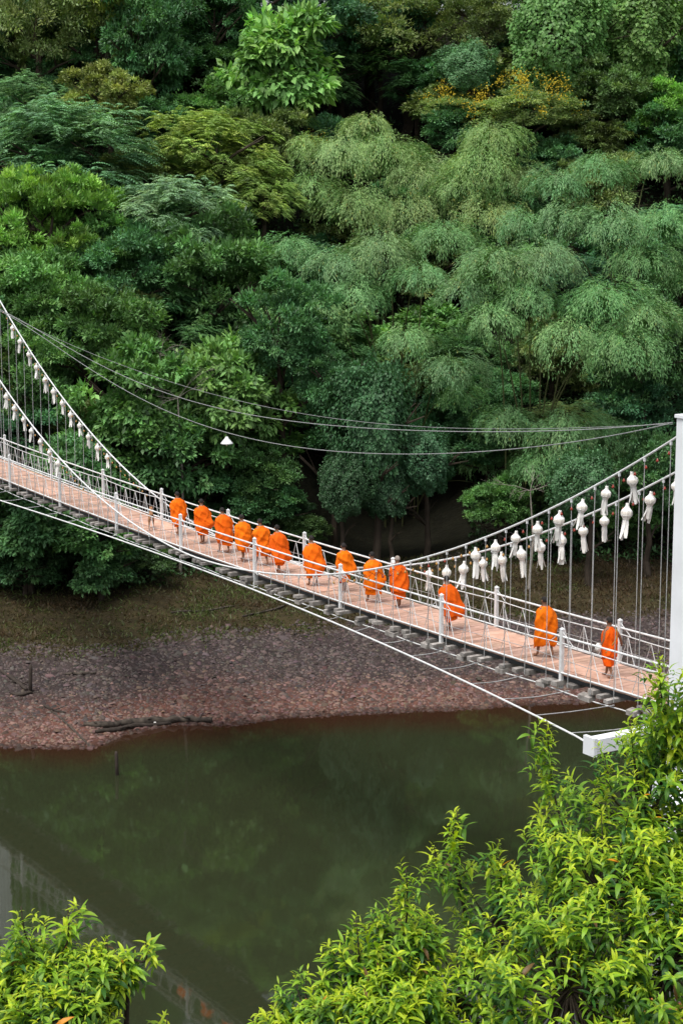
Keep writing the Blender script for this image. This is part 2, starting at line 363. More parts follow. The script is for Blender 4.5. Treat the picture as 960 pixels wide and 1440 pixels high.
# ------------------------------------------------------------------ foliage library
def crown_colour(nc, nl, spread=0.28, leafspread=0.2, yellow=0.25):
    cv = np.clip(rng.normal(1, spread, nc), 0.45, 1.7)
    yl = rng.uniform(0, 1, nc) ** 2 * yellow
    c = np.ones((nc, 3)) * cv[:, None]; c[:, 0] *= 1 + 1.6 * yl; c[:, 1] *= 1 + 0.7 * yl
    c = np.repeat(c, nl, 0) * np.clip(rng.normal(1, leafspread, nc * nl), 0.5, 1.6)[:, None]
    return c
def lobed(n, lobes=7, lo=0.62):
    """directions over an uneven crown and a radius for each"""
    u = unit(n); ld = unit(lobes); ld[:, 2] = np.abs(ld[:, 2]) * 0.8
    k = np.max(np.clip(u @ ld.T, 0, 1) ** 3, axis=1)
    return u, lo + (1 - lo) * k
def masses(n_b, n_cl, asp, lo, low, flat=0.7):
    """clump centres on the skins of separate leaf masses, each mass at the end of a limb; gaps stay between the masses"""
    u, r = lobed(n_b * 4, 9, lo); u[:, 2] = np.where(u[:, 2] < low, -u[:, 2], u[:, 2])
    pick = [0]                                        # spread the masses out
    for _ in range(n_b - 1):
        dd = np.min(np.linalg.norm(u[:, None] - u[pick][None], axis=2), axis=1); pick.append(int(np.argmax(dd * rng.uniform(0.5, 1, len(u)))))
    u, r = u[pick], r[pick] * rng.uniform(0.62, 1.0, n_b)
    bc_ = u * (r * 0.78)[:, None]; br = rng.uniform(0.20, 0.36, n_b)
    k = rng.choice(n_b, n_cl, p=br ** 2 / np.sum(br ** 2))
    q = unit(n_cl); q[:, 2] = np.where(q[:, 2] < -0.15, -q[:, 2], q[:, 2])
    q = q + u[k] * 0.5; q /= np.linalg.norm(q, axis=1, keepdims=True)
    cen = bc_[k] + q * (br[k] * rng.uniform(0.7, 1.15, n_cl))[:, None] * np.array([1, 1, flat]); cen[:, 2] *= asp
    out = q * 0.7 + u[k] * 0.5; out /= np.linalg.norm(out, axis=1, keepdims=True)
    return cen, out, k
def broad_crown(n_cl=330, per=75, clump=0.09, leaf=(0.05, 0.024), droop=0.25, asp=0.9, spread=0.22, n_b=20, yellow=0.25, lo=0.45, low=-0.6):
    """unit-radius crown of leaf tufts; sizes are fractions of the crown radius"""
    cen, out, kb = masses(n_b, n_cl, asp, lo, low)
    cr = clump * rng.uniform(0.6, 1.5, n_cl); N = n_cl * per
    q = unit(N); q[:, 2] = np.where(q[:, 2] < -0.25, -q[:, 2] * 0.6, q[:, 2])
    rad = rng.uniform(0.1, 1.0, N) ** 0.6 * (1 + 0.5 * (rng.uniform(0, 1, N) < 0.08))
    pos = np.repeat(cen, per, 0) + q * (rad * np.repeat(cr, per))[:, None] * np.array([1, 1, 0.75])
    o = np.repeat(out, per, 0)
    d = q * 0.8 + o * 0.5 + rng.normal(0, 0.4, (N, 3)); d[:, 2] -= droop
    nrm = np.array([0, 0, 1.0]) + 0.5 * o + rng.normal(0, 0.4, (N, 3))
    sz = rng.uniform(0.6, 1.3, N)
    mass = np.clip(rng.normal(1, 0.12, n_b), 0.7, 1.3)[kb]
    return leaf_arrays(pos, d, nrm, leaf[0] * sz, leaf[1] * sz, crown_colour(n_cl, per, spread, yellow=yellow) * np.repeat(mass, per)[:, None])
def feather_crown(n_cl=190, fr=8, pairs=9, flen=0.2, leaf=(0.045, 0.017), asp=0.9, lobes=7, spread=0.25, yellow=0.3, droop=0.5):
    """layered sprays of pinnate fronds"""
    cen, u, kb = masses(20, n_cl, asp, 0.5, -0.5, 0.8)
    nf = n_cl * fr
    c0 = np.repeat(cen, fr, 0) + rng.normal(0, 0.03, (nf, 3))
    h = unit(nf); h[:, 2] *= 0.25; h = h + np.repeat(u, fr, 0) * 0.7; h[:, 2] = h[:, 2] * 0.5 + 0.15; h /= np.linalg.norm(h, axis=1, keepdims=True)
    fl = flen * rng.uniform(0.7, 1.2, nf)
    cl = crown_colour(n_cl, fr, spread, 0.12, yellow)
    s = np.cross(h, np.array([0, 0, 1.0])); s /= np.linalg.norm(s, axis=1, keepdims=True)
    out = []
    for k in range(pairs):
        f = (k + 0.7) / pairs
        p = c0 + h * (fl * f)[:, None]; p[:, 2] -= droop * fl * f * f
        tg = h.copy(); tg[:, 2] -= 2 * droop * f; tg /= np.linalg.norm(tg, axis=1, keepdims=True)
        w = math.sin(math.pi * min(0.95, f * 0.85 + 0.15)) ** 0.5
        for sg in (-1, 1):
            dd = s * sg + tg * 0.45; dd[:, 2] -= 0.35
            nr = np.array([0, 0, 1.0]) + rng.normal(0, 0.3, (nf, 3))
            out.append(leaf_arrays(p, dd, nr, leaf[0] * w * rng.uniform(0.85, 1.15, nf), leaf[1] * w, cl * rng.uniform(0.85, 1.15, nf)[:, None]))
    return joinA(out)
def drape_crown(n=24000, asp=1.2, leaf=(0.042, 0.034), spread=0.25):
    """creeper-covered mound: leaves hanging in vertical festoons over an uneven tree"""
    u, r = lobed(n, 7, 0.45); u[:, 2] = np.where(u[:, 2] < -0.8, -u[:, 2], u[:, 2])
    az = np.arctan2(u[:, 1], u[:, 0]); ph = rng.uniform(0, 6.28, 6)
    rid = 0.5 + 0.5 * np.sin(az * 7 + ph[0] + 1.8 * np.sin(u[:, 2] * 4 + ph[1])); rid2 = 0.5 + 0.5 * np.sin(az * 17 + ph[2] + 2 * np.sin(u[:, 2] * 6 + ph[4]))
    lump = noise2(u[:, 0] * 3 + ph[3] * 9, u[:, 2] * 3 + u[:, 1] * 2, 1.6)
    r = r * (0.80 + 0.2 * rid + 0.09 * rid2 + 0.22 * lump) * rng.uniform(0.86, 1.03, n)
    pos = u * r[:, None]; pos[:, 2] *= asp
    horiz = u.copy(); horiz[:, 2] *= 0.3
    d = horiz * 0.4 + rng.normal(0, 0.4, (n, 3)); d[:, 2] -= 0.7
    nrm = u + np.array([0, 0, 0.5]) + rng.normal(0, 0.4, (n, 3))
    cb = np.clip(1 + spread * 1.3 * noise2(pos[:, 0] * 9, pos[:, 2] * 9 + pos[:, 1] * 7, 1.0), 0.5, 1.6) * rng.uniform(0.7, 1.3, n)
    c = np.ones((n, 3)) * cb[:, None]; c[:, 0] *= 1 + rng.uniform(0, 0.25, n)
    sz = rng.uniform(0.6, 1.4, n)
    return leaf_arrays(pos, d, nrm, leaf[0] * sz, leaf[1] * sz, c)
def lib(name, arr): return np_mesh(name, *arr)
CR = {
    'mango': [lib('crown', broad_crown(360, 80, 0.085, (0.055, 0.021), 0.0, 0.95, 0.22, 26, 0.4, 0.6)) for _ in range(2)],
    'broad': [lib('crown', broad_crown(340, 70, 0.09, (0.052, 0.025), 0.35, 0.95)) for _ in range(4)],
    'big': [lib('crown', broad_crown(300, 42, 0.11, (0.085, 0.046), 0.6, 0.95, 0.25, 18)) for _ in range(2)],
    'teak': [lib('crown', broad_crown(260, 26, 0.12, (0.13, 0.07), 0.8, 1.15, 0.2, 18, 0.3, 0.4))],
    'feather': [lib('crown', feather_crown()) for _ in range(3)],
    'fine': [lib('crown', broad_crown(420, 64, 0.08, (0.040, 0.017), 0.3, 0.9, 0.25, 24, 0.3)) for _ in range(2)],
    'drape': [lib('crown', drape_crown()) for _ in range(2)],
}
def trunk_mesh(seed, h=1.0):
    """unit tree: base at z=0, crown centre at z=1, crown radius 0.6"""
    r = random.Random(seed); mb = MB()
    pts = []; x = y = 0
    for k in range(7):
        pts.append((x, y, k / 6 * 1.15)); x += r.uniform(-0.04, 0.04); y += r.uniform(-0.04, 0.04)
    mb.tube(pts, [0.05, 0.042, 0.037, 0.032, 0.026, 0.018, 0.008], 7)
    for k in range(9):
        q = r.randint(2, 5); p = np.array(pts[q]); a = r.uniform(0, 6.28); l = r.uniform(0.3, 0.55); e = r.uniform(0.15, 0.6)
        dv = np.array([math.cos(a), math.sin(a), e]); dv /= np.linalg.norm(dv)
        m1 = p + dv * l * 0.5 + np.array([0, 0, 0.04]); e1 = p + dv * l + np.array([0, 0, 0.03])
        mb.tube([p, m1, e1], [0.02, 0.013, 0.004], 5)
        for j in range(2):
            a2 = a + r.uniform(-1.0, 1.0); mb.tube([m1, m1 + np.array([math.cos(a2), math.sin(a2), r.uniform(0.2, 0.9)]) * l * 0.4], [0.008, 0.003], 4)
    return mb.mesh('trunk')
TRUNKS = [trunk_mesh(k) for k in range(4)]
TREES = []
def add_tree(base, hc, rad, kind, tint, label, cat='tree', group=None, name=None, asp=1.0, lift=0.0, flowers=None):
    base = np.array(base); nm = name or {'teak': 'large_leaved_tree', 'mango': 'round_crowned_tree', 'feather': 'feather_leaved_tree', 'drape': 'creeper_covered_tree', 'fine': 'small_leaved_tree', 'big': 'broadleaf_tree', 'broad': 'broadleaf_tree'}[kind]
    t = empty(nm, tuple(base - np.array([0, 0, 0.15]))); setp(t, label, cat, group)
    tr = link('trunk', random.choice(TRUNKS), M_bark, t); ws = max(rad / 0.6, hc * 0.55); tr.scale = (ws * 0.9, ws * 0.9, hc + 0.15); tr.rotation_euler = (0, 0, random.uniform(0, 6.28))
    gr_ = GAIN * random.uniform(0.92, 1.08); ccol = (tint[0] * gr_ * 1.08, tint[1] * gr_, tint[2] * gr_)
    cr = link('crown', random.choice(CR[kind]), M_leaf, t, (0, 0, hc + 0.15), ccol)
    cr.rotation_euler = (random.uniform(-0.1, 0.1), random.uniform(-0.1, 0.1), random.uniform(0, 6.28)); cr.scale = (rad, rad, rad * asp)
    TREES.append((base[0], base[1], rad)); return t
def tree_px(px, py, rpx, hc, kind, tint, label, dist=None, **k):
    """crown centre on the pixel's ray, hc metres above the hillside it grows from"""
    P = gpt(px, py, hc)
    if dist: P = at_y(px, py, dist); hc = P[2] - float(ground_z(P[0], P[1]))
    return add_tree((P[0], P[1], P[2] - hc), hc, rpx * P[1] / FPX * 1.22, kind, tint, label, **k)

D = (0.030, 0.088, 0.034); Mg = (0.050, 0.125, 0.036); Yg = (0.115, 0.180, 0.040); Bg = (0.052, 0.125, 0.062); Og = (0.062, 0.10, 0.034); BRT = (0.07, 0.18, 0.035); BL = (0.034, 0.10, 0.048)
GAIN = 2.2

# hand-placed plants of the hillside: px, py, radius px, height of crown centre, kind, tint, label, crown aspect
PL = [
    (60, 45, 100, 7, 'fine', Og, 'olive green small-leaved tree high on the hill above the blue-green layered tree', 1.1),
    (130, 20, 70, 8, 'broad', Yg, 'lighter yellowish broadleaf tree at the hilltop beside the olive tree', 1.1),
    (205, 70, 75, 7, 'broad', D, 'dark broadleaf tree beside the black gap at the hilltop', 1.3),
    (300, 35, 60, 7, 'broad', D, 'dark green hilltop tree overlooking the black gap in the canopy', 1.0),
    (345, 25, 70, 6, 'broad', BL, 'dark blue-green tree directly behind the large drooping-leaved tree', 0.9),
    (440, 40, 80, 6.5, 'broad', BL, 'blue-green tree between the large-leaved tree and the olive hilltop tree', 0.9),
    (395, 120, 82, 7, 'teak', (0.075, 0.17, 0.05), 'bright tree with large drooping leaves standing out against the dark hilltop', 1.0),
    (520, 12, 55, 8, 'broad', D, 'dark hilltop tree behind the broad olive tree', 1.2),
    (575, 5, 50, 9, 'broad', BL, 'blue-green hilltop tree rising behind the broad olive tree', 1.2),
    (570, 60, 110, 7, 'fine', Og, 'broad dark olive tree with yellow-tipped twigs on the hilltop', 0.8),
    (690, 40, 70, 7, 'fine', Og, 'small olive tree between the broad olive tree and the creeper-covered trees', 0.9),
    (790, 70, 95, 7, 'drape', (0.045, 0.12, 0.03), 'tall tree curtained with hanging green creepers at the hilltop', 1.0),
    (900, 60, 95, 7, 'drape', (0.055, 0.13, 0.03), 'wide creeper-hung tree beside the tall curtained one at the hilltop', 1.0),
    (655, 105, 55, 6.5, 'drape', (0.04, 0.11, 0.045), 'low blue-green creeper mound behind the yellow-flowering bush', 0.7),
    (850, 150, 70, 5, 'broad', (0.05, 0.10, 0.035), 'dull green bushy tree below the creeper-hung trees', 0.8),
    (940, 170, 60, 5, 'broad', BRT, 'bright green bush below the wide creeper-hung tree', 0.8),
    (155, 150, 62, 6.5, 'broad', (0.105, 0.145, 0.045), 'yellow-green tree with bare twigs showing through its crown', 0.8),
    (45, 165, 70, 5.5, 'feather', (0.05, 0.115, 0.05), 'feathery mid-green tree tucked under the olive hilltop tree', 0.8),
    (95, 235, 125, 6, 'feather', Bg, 'wide layered blue-green feathery tree above the rounded bright tree', 0.75),
    (300, 230, 95, 6, 'feather', (0.095, 0.16, 0.04), 'yellow-green fern-leaved tree beside the upper bamboo', 0.8),
    (370, 285, 60, 5.5, 'feather', (0.085, 0.15, 0.04), 'smaller fern-leaved tree between the pale shrub tree and the bamboo', 0.8),
    (75, 330, 92, 6.5, 'mango', (0.072, 0.165, 0.036), 'rounded bright green tree with dense tufted foliage', 0.95),
    (240, 320, 90, 5.5, 'feather', (0.065, 0.130, 0.072), 'pale silvery blue-green tree beside the rounded bright tree', 0.8),
    (185, 400, 75, 5, 'broad', D, 'dark tree in the hollow below the silvery tree', 1.0),
    (60, 450, 95, 5.5, 'broad', Mg, 'mid-green broadleaf tree above the far cable of the bridge', 0.9),
    (310, 420, 105, 6, 'broad', (0.034, 0.085, 0.027), 'large dark broadleaf tree in the middle of the slope', 1.0),
    (400, 480, 75, 6, 'broad', D, 'dark tree leaning against the bamboo clump', 1.1),
    (140, 500, 95, 6, 'broad', (0.042, 0.10, 0.03), 'broadleaf tree behind the sloping overhead wires', 0.9),
    (45, 560, 80, 5.5, 'broad', (0.04, 0.10, 0.032), 'dense green tree behind the lanterns of the far cable', 1.0),
    (190, 580, 85, 6.5, 'big', (0.045, 0.115, 0.032), 'large-leaved tree behind the foot of the far main cable', 1.0),
    (330, 580, 90, 6.5, 'big', (0.055, 0.125, 0.035), 'large-leaved tree behind the hanging lamp', 1.0),
    (255, 660, 80, 4.5, 'big', (0.038, 0.10, 0.035), 'low large-leaved tree overhanging the bridge rail', 0.9),
    (370, 690, 65, 4, 'broad', (0.036, 0.09, 0.03), 'dark bush behind the row of monks', 0.9),
    (110, 690, 75, 4.5, 'big', (0.034, 0.09, 0.035), 'dark large-leaved bush behind the deck railing', 0.9),
    (40, 745, 80, 3.2, 'big', (0.036, 0.095, 0.037), 'dark bush under the bridge deck beside the rusty pier', 0.8),
    (140, 760, 60, 3.0, 'big', (0.045, 0.12, 0.037), 'leafy bush with drooping branches below the bridge deck', 0.8),
    (35, 800, 52, 1.3, 'big', (0.026, 0.07, 0.028), 'low dark bush on the bank grass in front of the rusty pier', 0.9),
    (145, 802, 50, 1.3, 'big', (0.03, 0.08, 0.03), 'low dark bush on the bank grass under the drooping branches', 0.9),
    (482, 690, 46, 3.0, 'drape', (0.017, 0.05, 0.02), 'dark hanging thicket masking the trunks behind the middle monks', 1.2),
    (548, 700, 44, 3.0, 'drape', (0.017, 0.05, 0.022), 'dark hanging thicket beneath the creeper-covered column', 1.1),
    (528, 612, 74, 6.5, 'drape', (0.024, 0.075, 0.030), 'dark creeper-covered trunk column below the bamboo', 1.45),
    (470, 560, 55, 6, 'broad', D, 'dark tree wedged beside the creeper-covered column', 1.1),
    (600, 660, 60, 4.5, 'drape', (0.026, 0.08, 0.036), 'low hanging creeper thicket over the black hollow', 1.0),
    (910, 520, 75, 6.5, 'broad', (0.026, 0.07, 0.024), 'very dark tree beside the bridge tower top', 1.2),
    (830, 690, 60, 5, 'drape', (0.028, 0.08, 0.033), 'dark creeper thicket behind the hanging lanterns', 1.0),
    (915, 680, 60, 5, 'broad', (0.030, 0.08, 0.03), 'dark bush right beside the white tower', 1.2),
]
FEAT = []
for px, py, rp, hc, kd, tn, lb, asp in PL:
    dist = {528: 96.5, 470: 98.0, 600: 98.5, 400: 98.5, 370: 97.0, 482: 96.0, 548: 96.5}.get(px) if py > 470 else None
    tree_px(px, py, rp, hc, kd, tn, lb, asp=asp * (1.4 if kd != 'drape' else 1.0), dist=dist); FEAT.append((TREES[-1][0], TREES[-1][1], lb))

# flowering bush: a crown with yellow blossom sprays
def flower_bush(px, py, rpx, hc, label, nfl):
    t = tree_px(px, py, rpx, hc, 'fine', (0.075, 0.125, 0.04), label, cat='bush', name='flowering_bush', asp=0.75)
    r = rpx * gpt(px, py, hc)[1] / FPX
    u = unit(nfl); u[:, 2] = np.abs(u[:, 2]) * 0.9 + 0.05; u[:, 1] -= 0.25; u /= np.linalg.norm(u, axis=1, keepdims=True)
    cen = u * r * np.array([1.0, 1.0, 0.8]) + np.array([0, 0, hc + 0.15]); per = 36
    p = np.repeat(cen, per, 0) + rng.normal(0, 1, (nfl * per, 3)) * np.array([0.22, 0.22, 0.26])
    c = np.array([0.70, 0.52, 0.05]) * rng.uniform(0.6, 1.1, nfl * per)[:, None]
    V, T, cc = leaf_arrays(p, unit(nfl * per) + np.array([0, 0, 0.5]), unit(nfl * per), 0.11, 0.08, c)
    setp(link('blossom', np_mesh('blossom', V, T, cc), M_petal, t), kind='stuff')
flower_bush(740, 165, 75, 6.0, 'bush covered in yellow blossom sprays near the hilltop', 46)
flower_bush(640, 160, 50, 5.5, 'smaller bush with scattered yellow blossoms beside the upper bamboo', 20)
flower_bush(425, 215, 35, 5.5, 'little yellow-flowered bush below the large drooping-leaved tree', 8)

# ------------------------------------------------------------------ bamboo
def bez(P, n):
    t = np.linspace(0, 1, n)[:, None]; a, b, c, d = P
    return (1 - t) ** 3 * a + 3 * (1 - t) ** 2 * t * b + 3 * (1 - t) * t * t * c + t ** 3 * d
def plume(path, rad, nb, per, tint_v):
    """arching spray: strands of narrow leaves falling over a rounded, lobed crest at the end of the culm"""
    m = len(path); crest = path[int(0.8 * (m - 1))]; fwd = path[-1] - path[int(0.6 * (m - 1))]; fwd[2] = 0; fwd /= np.linalg.norm(fwd) + 1e-6
    sidev = np.array([-fwd[1], fwd[0], 0]); ph = rng.uniform(0, 6.28, 4)
    az = rng.uniform(0, 6.28, nb); lob = 1 + 0.20 * np.sin(3 * az + ph[0]) + 0.10 * np.sin(5 * az + ph[1])
    R_ = rad * lob * rng.uniform(0.72, 1.06, nb) * np.where(np.cos(az) > 0, 1.12, 0.95)
    th0 = rng.uniform(0.0, 0.9, nb); th1 = th0 + rng.uniform(0.6, 1.25, nb)
    th = th0[:, None] + (th1 - th0)[:, None] * np.linspace(0, 1, per)[None, :] + rng.normal(0, 0.03, (nb, per))
    a2 = az[:, None] + 0.25 * np.sin(th * 2 + ph[2]) * rng.normal(0, 1, nb)[:, None] + rng.normal(0, 0.05, (nb, per))
    hd = np.cos(a2)[:, :, None] * fwd + np.sin(a2)[:, :, None] * sidev
    low = crest - np.array([0, 0, 0.62 * rad])
    rr = R_[:, None] * (1 + 0.05 * np.sin(7 * a2 + 5 * th + ph[3]))
    P = low + hd * (rr * np.sin(np.minimum(th, 1.75)))[:, :, None]; P[:, :, 2] += rr * np.cos(th) * 0.72
    out = hd * np.sin(th)[:, :, None]; out[:, :, 2] += np.cos(th) * 1.2
    tg = hd * np.cos(th)[:, :, None] * 1.1; tg[:, :, 2] -= np.sin(th)
    N = nb * per; P = P + rng.normal(0, 0.045, P.shape)
    dl = tg + out * 0.25 + rng.normal(0, 0.34, P.shape); dl[:, :, 2] -= 0.1
    c = np.ones((nb, 3)) * np.clip(rng.normal(1.0, 0.16, nb), 0.6, 1.5)[:, None] * tint_v; c[:, 0] *= 1 + rng.uniform(-0.08, 0.2, nb)
    c = np.repeat(c, per, 0) * rng.uniform(0.82, 1.2, N)[:, None]
    dry = rng.uniform(0, 1, N) < 0.015; c[dry] = c[dry] * np.array([1.9, 1.2, 0.9])
    return leaf_arrays(P.reshape(-1, 3), dl.reshape(-1, 3), out.reshape(-1, 3) + rng.normal(0, 0.38, (N, 3)), rng.uniform(0.13, 0.27, N), rng.uniform(0.028, 0.048, N), c, 0.05)
def bamboo(basepx, plumes, tint, label, dens=1.0):
    """plumes: (px, py, radius px, depth towards the camera of the crest from the clump base)"""
    B = gpt(*basepx); t = empty('bamboo_clump', tuple(B)); setp(t, label, 'bamboo', 'bamboo clumps on the hillside')
    parts = []
    for (px, py, rp, fwd) in plumes:
        y = B[1] - fwd; Pc = at_y(px, py, y); rad = rp * y / FPX
        b0 = B + np.array([rng.uniform(-0.8, 0.8) + 0.12 * (Pc[0] - B[0]), rng.uniform(-0.5, 0.5), 0]); b0[2] = ground_z(b0[0], b0[1]) - 0.1
        out = np.array([Pc[0] - b0[0], Pc[1] - b0[1] - 0.6, 0]); out = out / (np.linalg.norm(out) + 1e-6)
        end = Pc + out * rad * 0.7 - np.array([0, 0, rad * 0.45])
        c1 = b0 + np.array([0, 0, max(3.0, (Pc[2] - b0[2]) * 0.75)]); c2 = Pc + np.array([0, 0, rad * 0.9]) - out * rad * 0.3
        path = bez([b0, c1, c2, end], 24)
        mb = MB(); loc = path - B
        mb.tube(list(loc[::2]) + [loc[-1]], list(np.linspace(0.055, 0.008, 13)), 6); mb.build('culm', M_culm, t)
        nb = int(np.clip(100 * (rad / 1.6) ** 1.6 * dens, 45, 200))
        v, tt, cc = plume(path, rad * 0.96, int(nb * 1.1), 46, rng.uniform(0.9, 1.12)); o = link('foliage', np_mesh('foliage', v - B, tt, cc), M_leaf, t, None, tuple(c * 1.85 * rng.uniform(0.93, 1.07) for c in tint))
BAm = (0.088, 0.180, 0.070); BAy = (0.122, 0.20, 0.068); BAd = (0.055, 0.13, 0.052)
bamboo((560, 735), [(440, 415, 62, 3), (500, 395, 52, 2.5), (590, 368, 44, 3.5), (570, 462, 46, 4.5), (635, 505, 52, 5), (650, 545, 38, 4), (480, 350, 55, 1), (540, 330, 60, 0.5), (610, 310, 55, 0), (400, 330, 45, 0), (690, 640, 42, 3), (700, 700, 40, 3)], BAm, 'large bamboo clump with drooping plumes leaning over the black hollow')
bamboo((735, 745), [(700, 350, 62, 3), (760, 345, 62, 2.5), (690, 430, 50, 4.5), (800, 455, 62, 4.5), (880, 470, 66, 5), (740, 400, 50, 3.5), (850, 400, 66, 3), (920, 430, 50, 3.5), (650, 390, 44, 2.5), (790, 590, 70, 2), (760, 640, 55, 2), (840, 600, 55, 1.5), (715, 580, 50, 1.5)], BAm, 'broad bamboo clump whose plumes hang behind the right-hand lanterns')
bamboo((880, 560), [(860, 300, 62, 2), (930, 300, 55, 2), (900, 350, 52, 3), (800, 290, 52, 1.5), (780, 240, 46, 0.5), (850, 220, 50, 0), (920, 210, 42, 0), (730, 300, 44, 1), (965, 380, 50, 2)], BAm, 'bamboo clump on the upper slope below the bright green bush')
bamboo((520, 480), [(480, 200, 62, 2), (540, 200, 60, 2), (590, 230, 55, 2), (440, 250, 48, 2), (500, 270, 62, 3), (560, 290, 62, 3), (430, 190, 34, 1), (620, 270, 52, 2), (520, 160, 38, 0.5)], BAy, 'yellowish bamboo clump with soft plumes below the hilltop trees')
bamboo((690, 420), [(690, 180, 50, 2), (680, 220, 56, 2.5), (650, 250, 46, 2.5), (720, 240, 46, 2), (690, 290, 55, 3)], BAy, 'yellowish bamboo clump standing before the yellow-flowering bush')

# ------------------------------------------------------------------ filler forest: lower trees between and beyond the placed ones
def short(lb):                            # the noun phrase of a hand-placed plant's label
    for w in (' standing', ' behind ', ' beside ', ' above ', ' below ', ' high ', ' at ', ' directly', ' between', ' with ', ' tucked', ' in the', ' leaning', ' wedged', ' over ', ' overlooking', ' right ', ' under ', ' overhanging', ' on the'):
        lb = lb.split(w)[0]
    lb = lb[:-6] if lb.endswith(' right') else lb
    return {'dark bush': 'dark bush backing the bridge', 'dark tree': 'dark tree of the slope'}.get(lb, lb)
KN = {'broad': 'dark broadleaf', 'fine': 'fine-leaved', 'feather': 'feathery', 'big': 'coarse-leaved'}
for gy_ in np.arange(20.0, 66, 4.2):
    for gx_ in np.arange(-44, 45, 4.4):
        x = gx_ + random.uniform(-1.7, 1.7); y = far_shore(x) + gy_ + random.uniform(-1.5, 1.5)
        infr = abs(x / y) < 0.21
        if not infr and random.random() < 0.25: continue
        if -2.5 < x < 7.5 and gy_ < 27: continue       # the added recess under the bamboo stays open
        z = float(ground_z(x, y)); rad = random.uniform(2.9, 4.1); hc = random.uniform(2.6, 4.2)
        if gy_ < 24: rad *= 0.8; hc *= 0.75
        if not infr: rad *= 1.2; hc += 2.0
        if gy_ > 58: hc += 2.0; rad *= 1.2
        kd = random.choice(['broad', 'broad', 'broad', 'fine', 'feather', 'big']); tn = random.choice([D, D, Mg, BL, Og, (0.037, 0.095, 0.036)])
        f = min(FEAT, key=lambda q: (q[0] - x) ** 2 + (q[1] - y) ** 2); dx, dy = x - f[0], y - f[1]
        rel = 'just uphill of' if dy > abs(dx) else ('just downhill of' if dy < -abs(dx) else 'at the side of')
        lb = '%s understorey tree %s the %s' % (KN[kd], rel, short(f[2]))
        add_tree((x, y, z), hc, rad, kd, tn, lb, group=lb, name='understorey_tree', asp=random.uniform(0.9, 1.2))
for k in range(40):                                   # the ridge
    x = -62 + 3.2 * k + random.uniform(-1, 1); y = far_shore(x) + random.uniform(66, 74)
    add_tree((x, y, float(ground_z(x, y))), 6.0 + random.uniform(-1.5, 1), random.uniform(3.6, 4.8), random.choice(['broad', 'fine']), random.choice([D, Mg, Og]), 'tall tree standing along the ridge of the hill', group='ridge trees', name='ridge_tree')
for k in range(44):                                   # bushes along the foot of the hill
    x = -23 + 46 * k / 43 + random.uniform(-0.6, 0.6)
    if -1.5 < x < 9.5: continue
    y = far_shore(x) + random.uniform(18.2, 21.5); f = min(FEAT, key=lambda q: (q[0] - x) ** 2 + (q[1] - y) ** 2); r_ = random.uniform(1.3, 2.1)
    add_tree((x, y, float(ground_z(x, y))), r_ * 0.75, r_, random.choice(['big', 'broad', 'broad']), random.choice([(0.022, 0.06, 0.026), (0.026, 0.07, 0.026), (0.03, 0.065, 0.022)]), 'low dark bush edging the bank grass below the ' + short(f[2]), cat='bush', group='low bushes below the ' + short(f[2]), name='hill_foot_bush', asp=1.0)
# low ground cover under the trees
NU = 105000
ux = rng.uniform(-45, 45, NU); ut = 17.5 + rng.beta(1, 1.6, NU) * 48; uy = far_shore(ux) + ut
k = (noise2(ux, uy, 0.8) + rng.normal(0, 0.3, NU) > -0.6) & ~((ux > -2.5) & (ux < 7.0) & (ut < 31)); ux, uy, ut = ux[k], uy[k], ut[k]; NU = len(ux)
d = unit(NU); d[:, 2] = np.abs(d[:, 2]) * 0.6 + 0.1
V, T, cc = leaf_arrays(np.stack([ux, uy, ground_z(ux, uy) + rng.uniform(0, 1, NU) ** 0.7 * (0.5 + np.clip(ut - 21, 0, 6) / 6 * (0.5 + 1.9 * smooth(-0.5, 0.6, noise2(ux + 9, uy, 1.1))))], 1), d, np.array([0, 0, 1.0]) + rng.normal(0, 0.4, (NU, 3)), rng.uniform(0.18, 0.42, NU), rng.uniform(0.08, 0.18, NU), np.array([0.05, 0.115, 0.04]) * rng.uniform(0.5, 1.5, NU)[:, None])
setp(link('undergrowth', np_mesh('undergrowth', V, T, cc), M_leaf), 'dark leafy undergrowth covering the forest floor', 'undergrowth', kind='stuff')

# ------------------------------------------------------------------ the suspension bridge
TH = 0.551; SP = 5.818; WID = 2.052
U = np.array([-math.sin(TH), math.cos(TH), 0]); WV = np.array([math.cos(TH), math.sin(TH), 0]); ZV = np.array([0, 0, 1.0])
B0 = np.array([6.06, 49.545, 0]); ZD0 = CAMZ - 11.7 - 1.25
IA, IB, IM, HS = -0.945, 8.545, 3.8, 4.745
def zdeck(i): return ZD0 - 0.39 * max(0.0, 1 - ((i - IM) / 4.6) ** 2)
def bp(i, v, h): return B0 + U * SP * i + WV * v + ZV * (zdeck(i) + h)
ZLOW, ZTOP = zdeck(IM) - 0.12, 16.85
def zcable(i): return ZLOW + (0.3557 * (i - 3.8) ** 2 if i < 3.8 else 0.413 * (i - 3.6) ** 2 - 0.0165)     # the forest tower is the taller one
VN, VF = -0.16, WID + 0.16
def bc(i, v): return B0 + U * SP * i + WV * v + ZV * zcable(i)
AX = (U, WV, ZV)
bridge = empty('suspension_bridge', tuple(bp(IM, WID / 2, 0)))
setp(bridge, 'white footbridge hung on cables across the river with pink plank deck', 'bridge')
OB = np.array(bridge.location)
def part(mb, name, m, parent=None, smooth_shade=False, color=None):
    mb.v = [tuple(np.array(p) - OB) for p in mb.v] if parent is None else mb.v
    return mb.build(name, m, parent or bridge, smooth_shade, color=color)
class LB(MB):                                         # meshes of sub-parts: stored relative to the bridge
    pass
def sub(mb, name, m, parent, color=None, smooth_shade=False):
    mb.v = [tuple(np.array(p) - OB) for p in mb.v]
    o = mb.build(name, m, parent, smooth_shade, color=color); return o
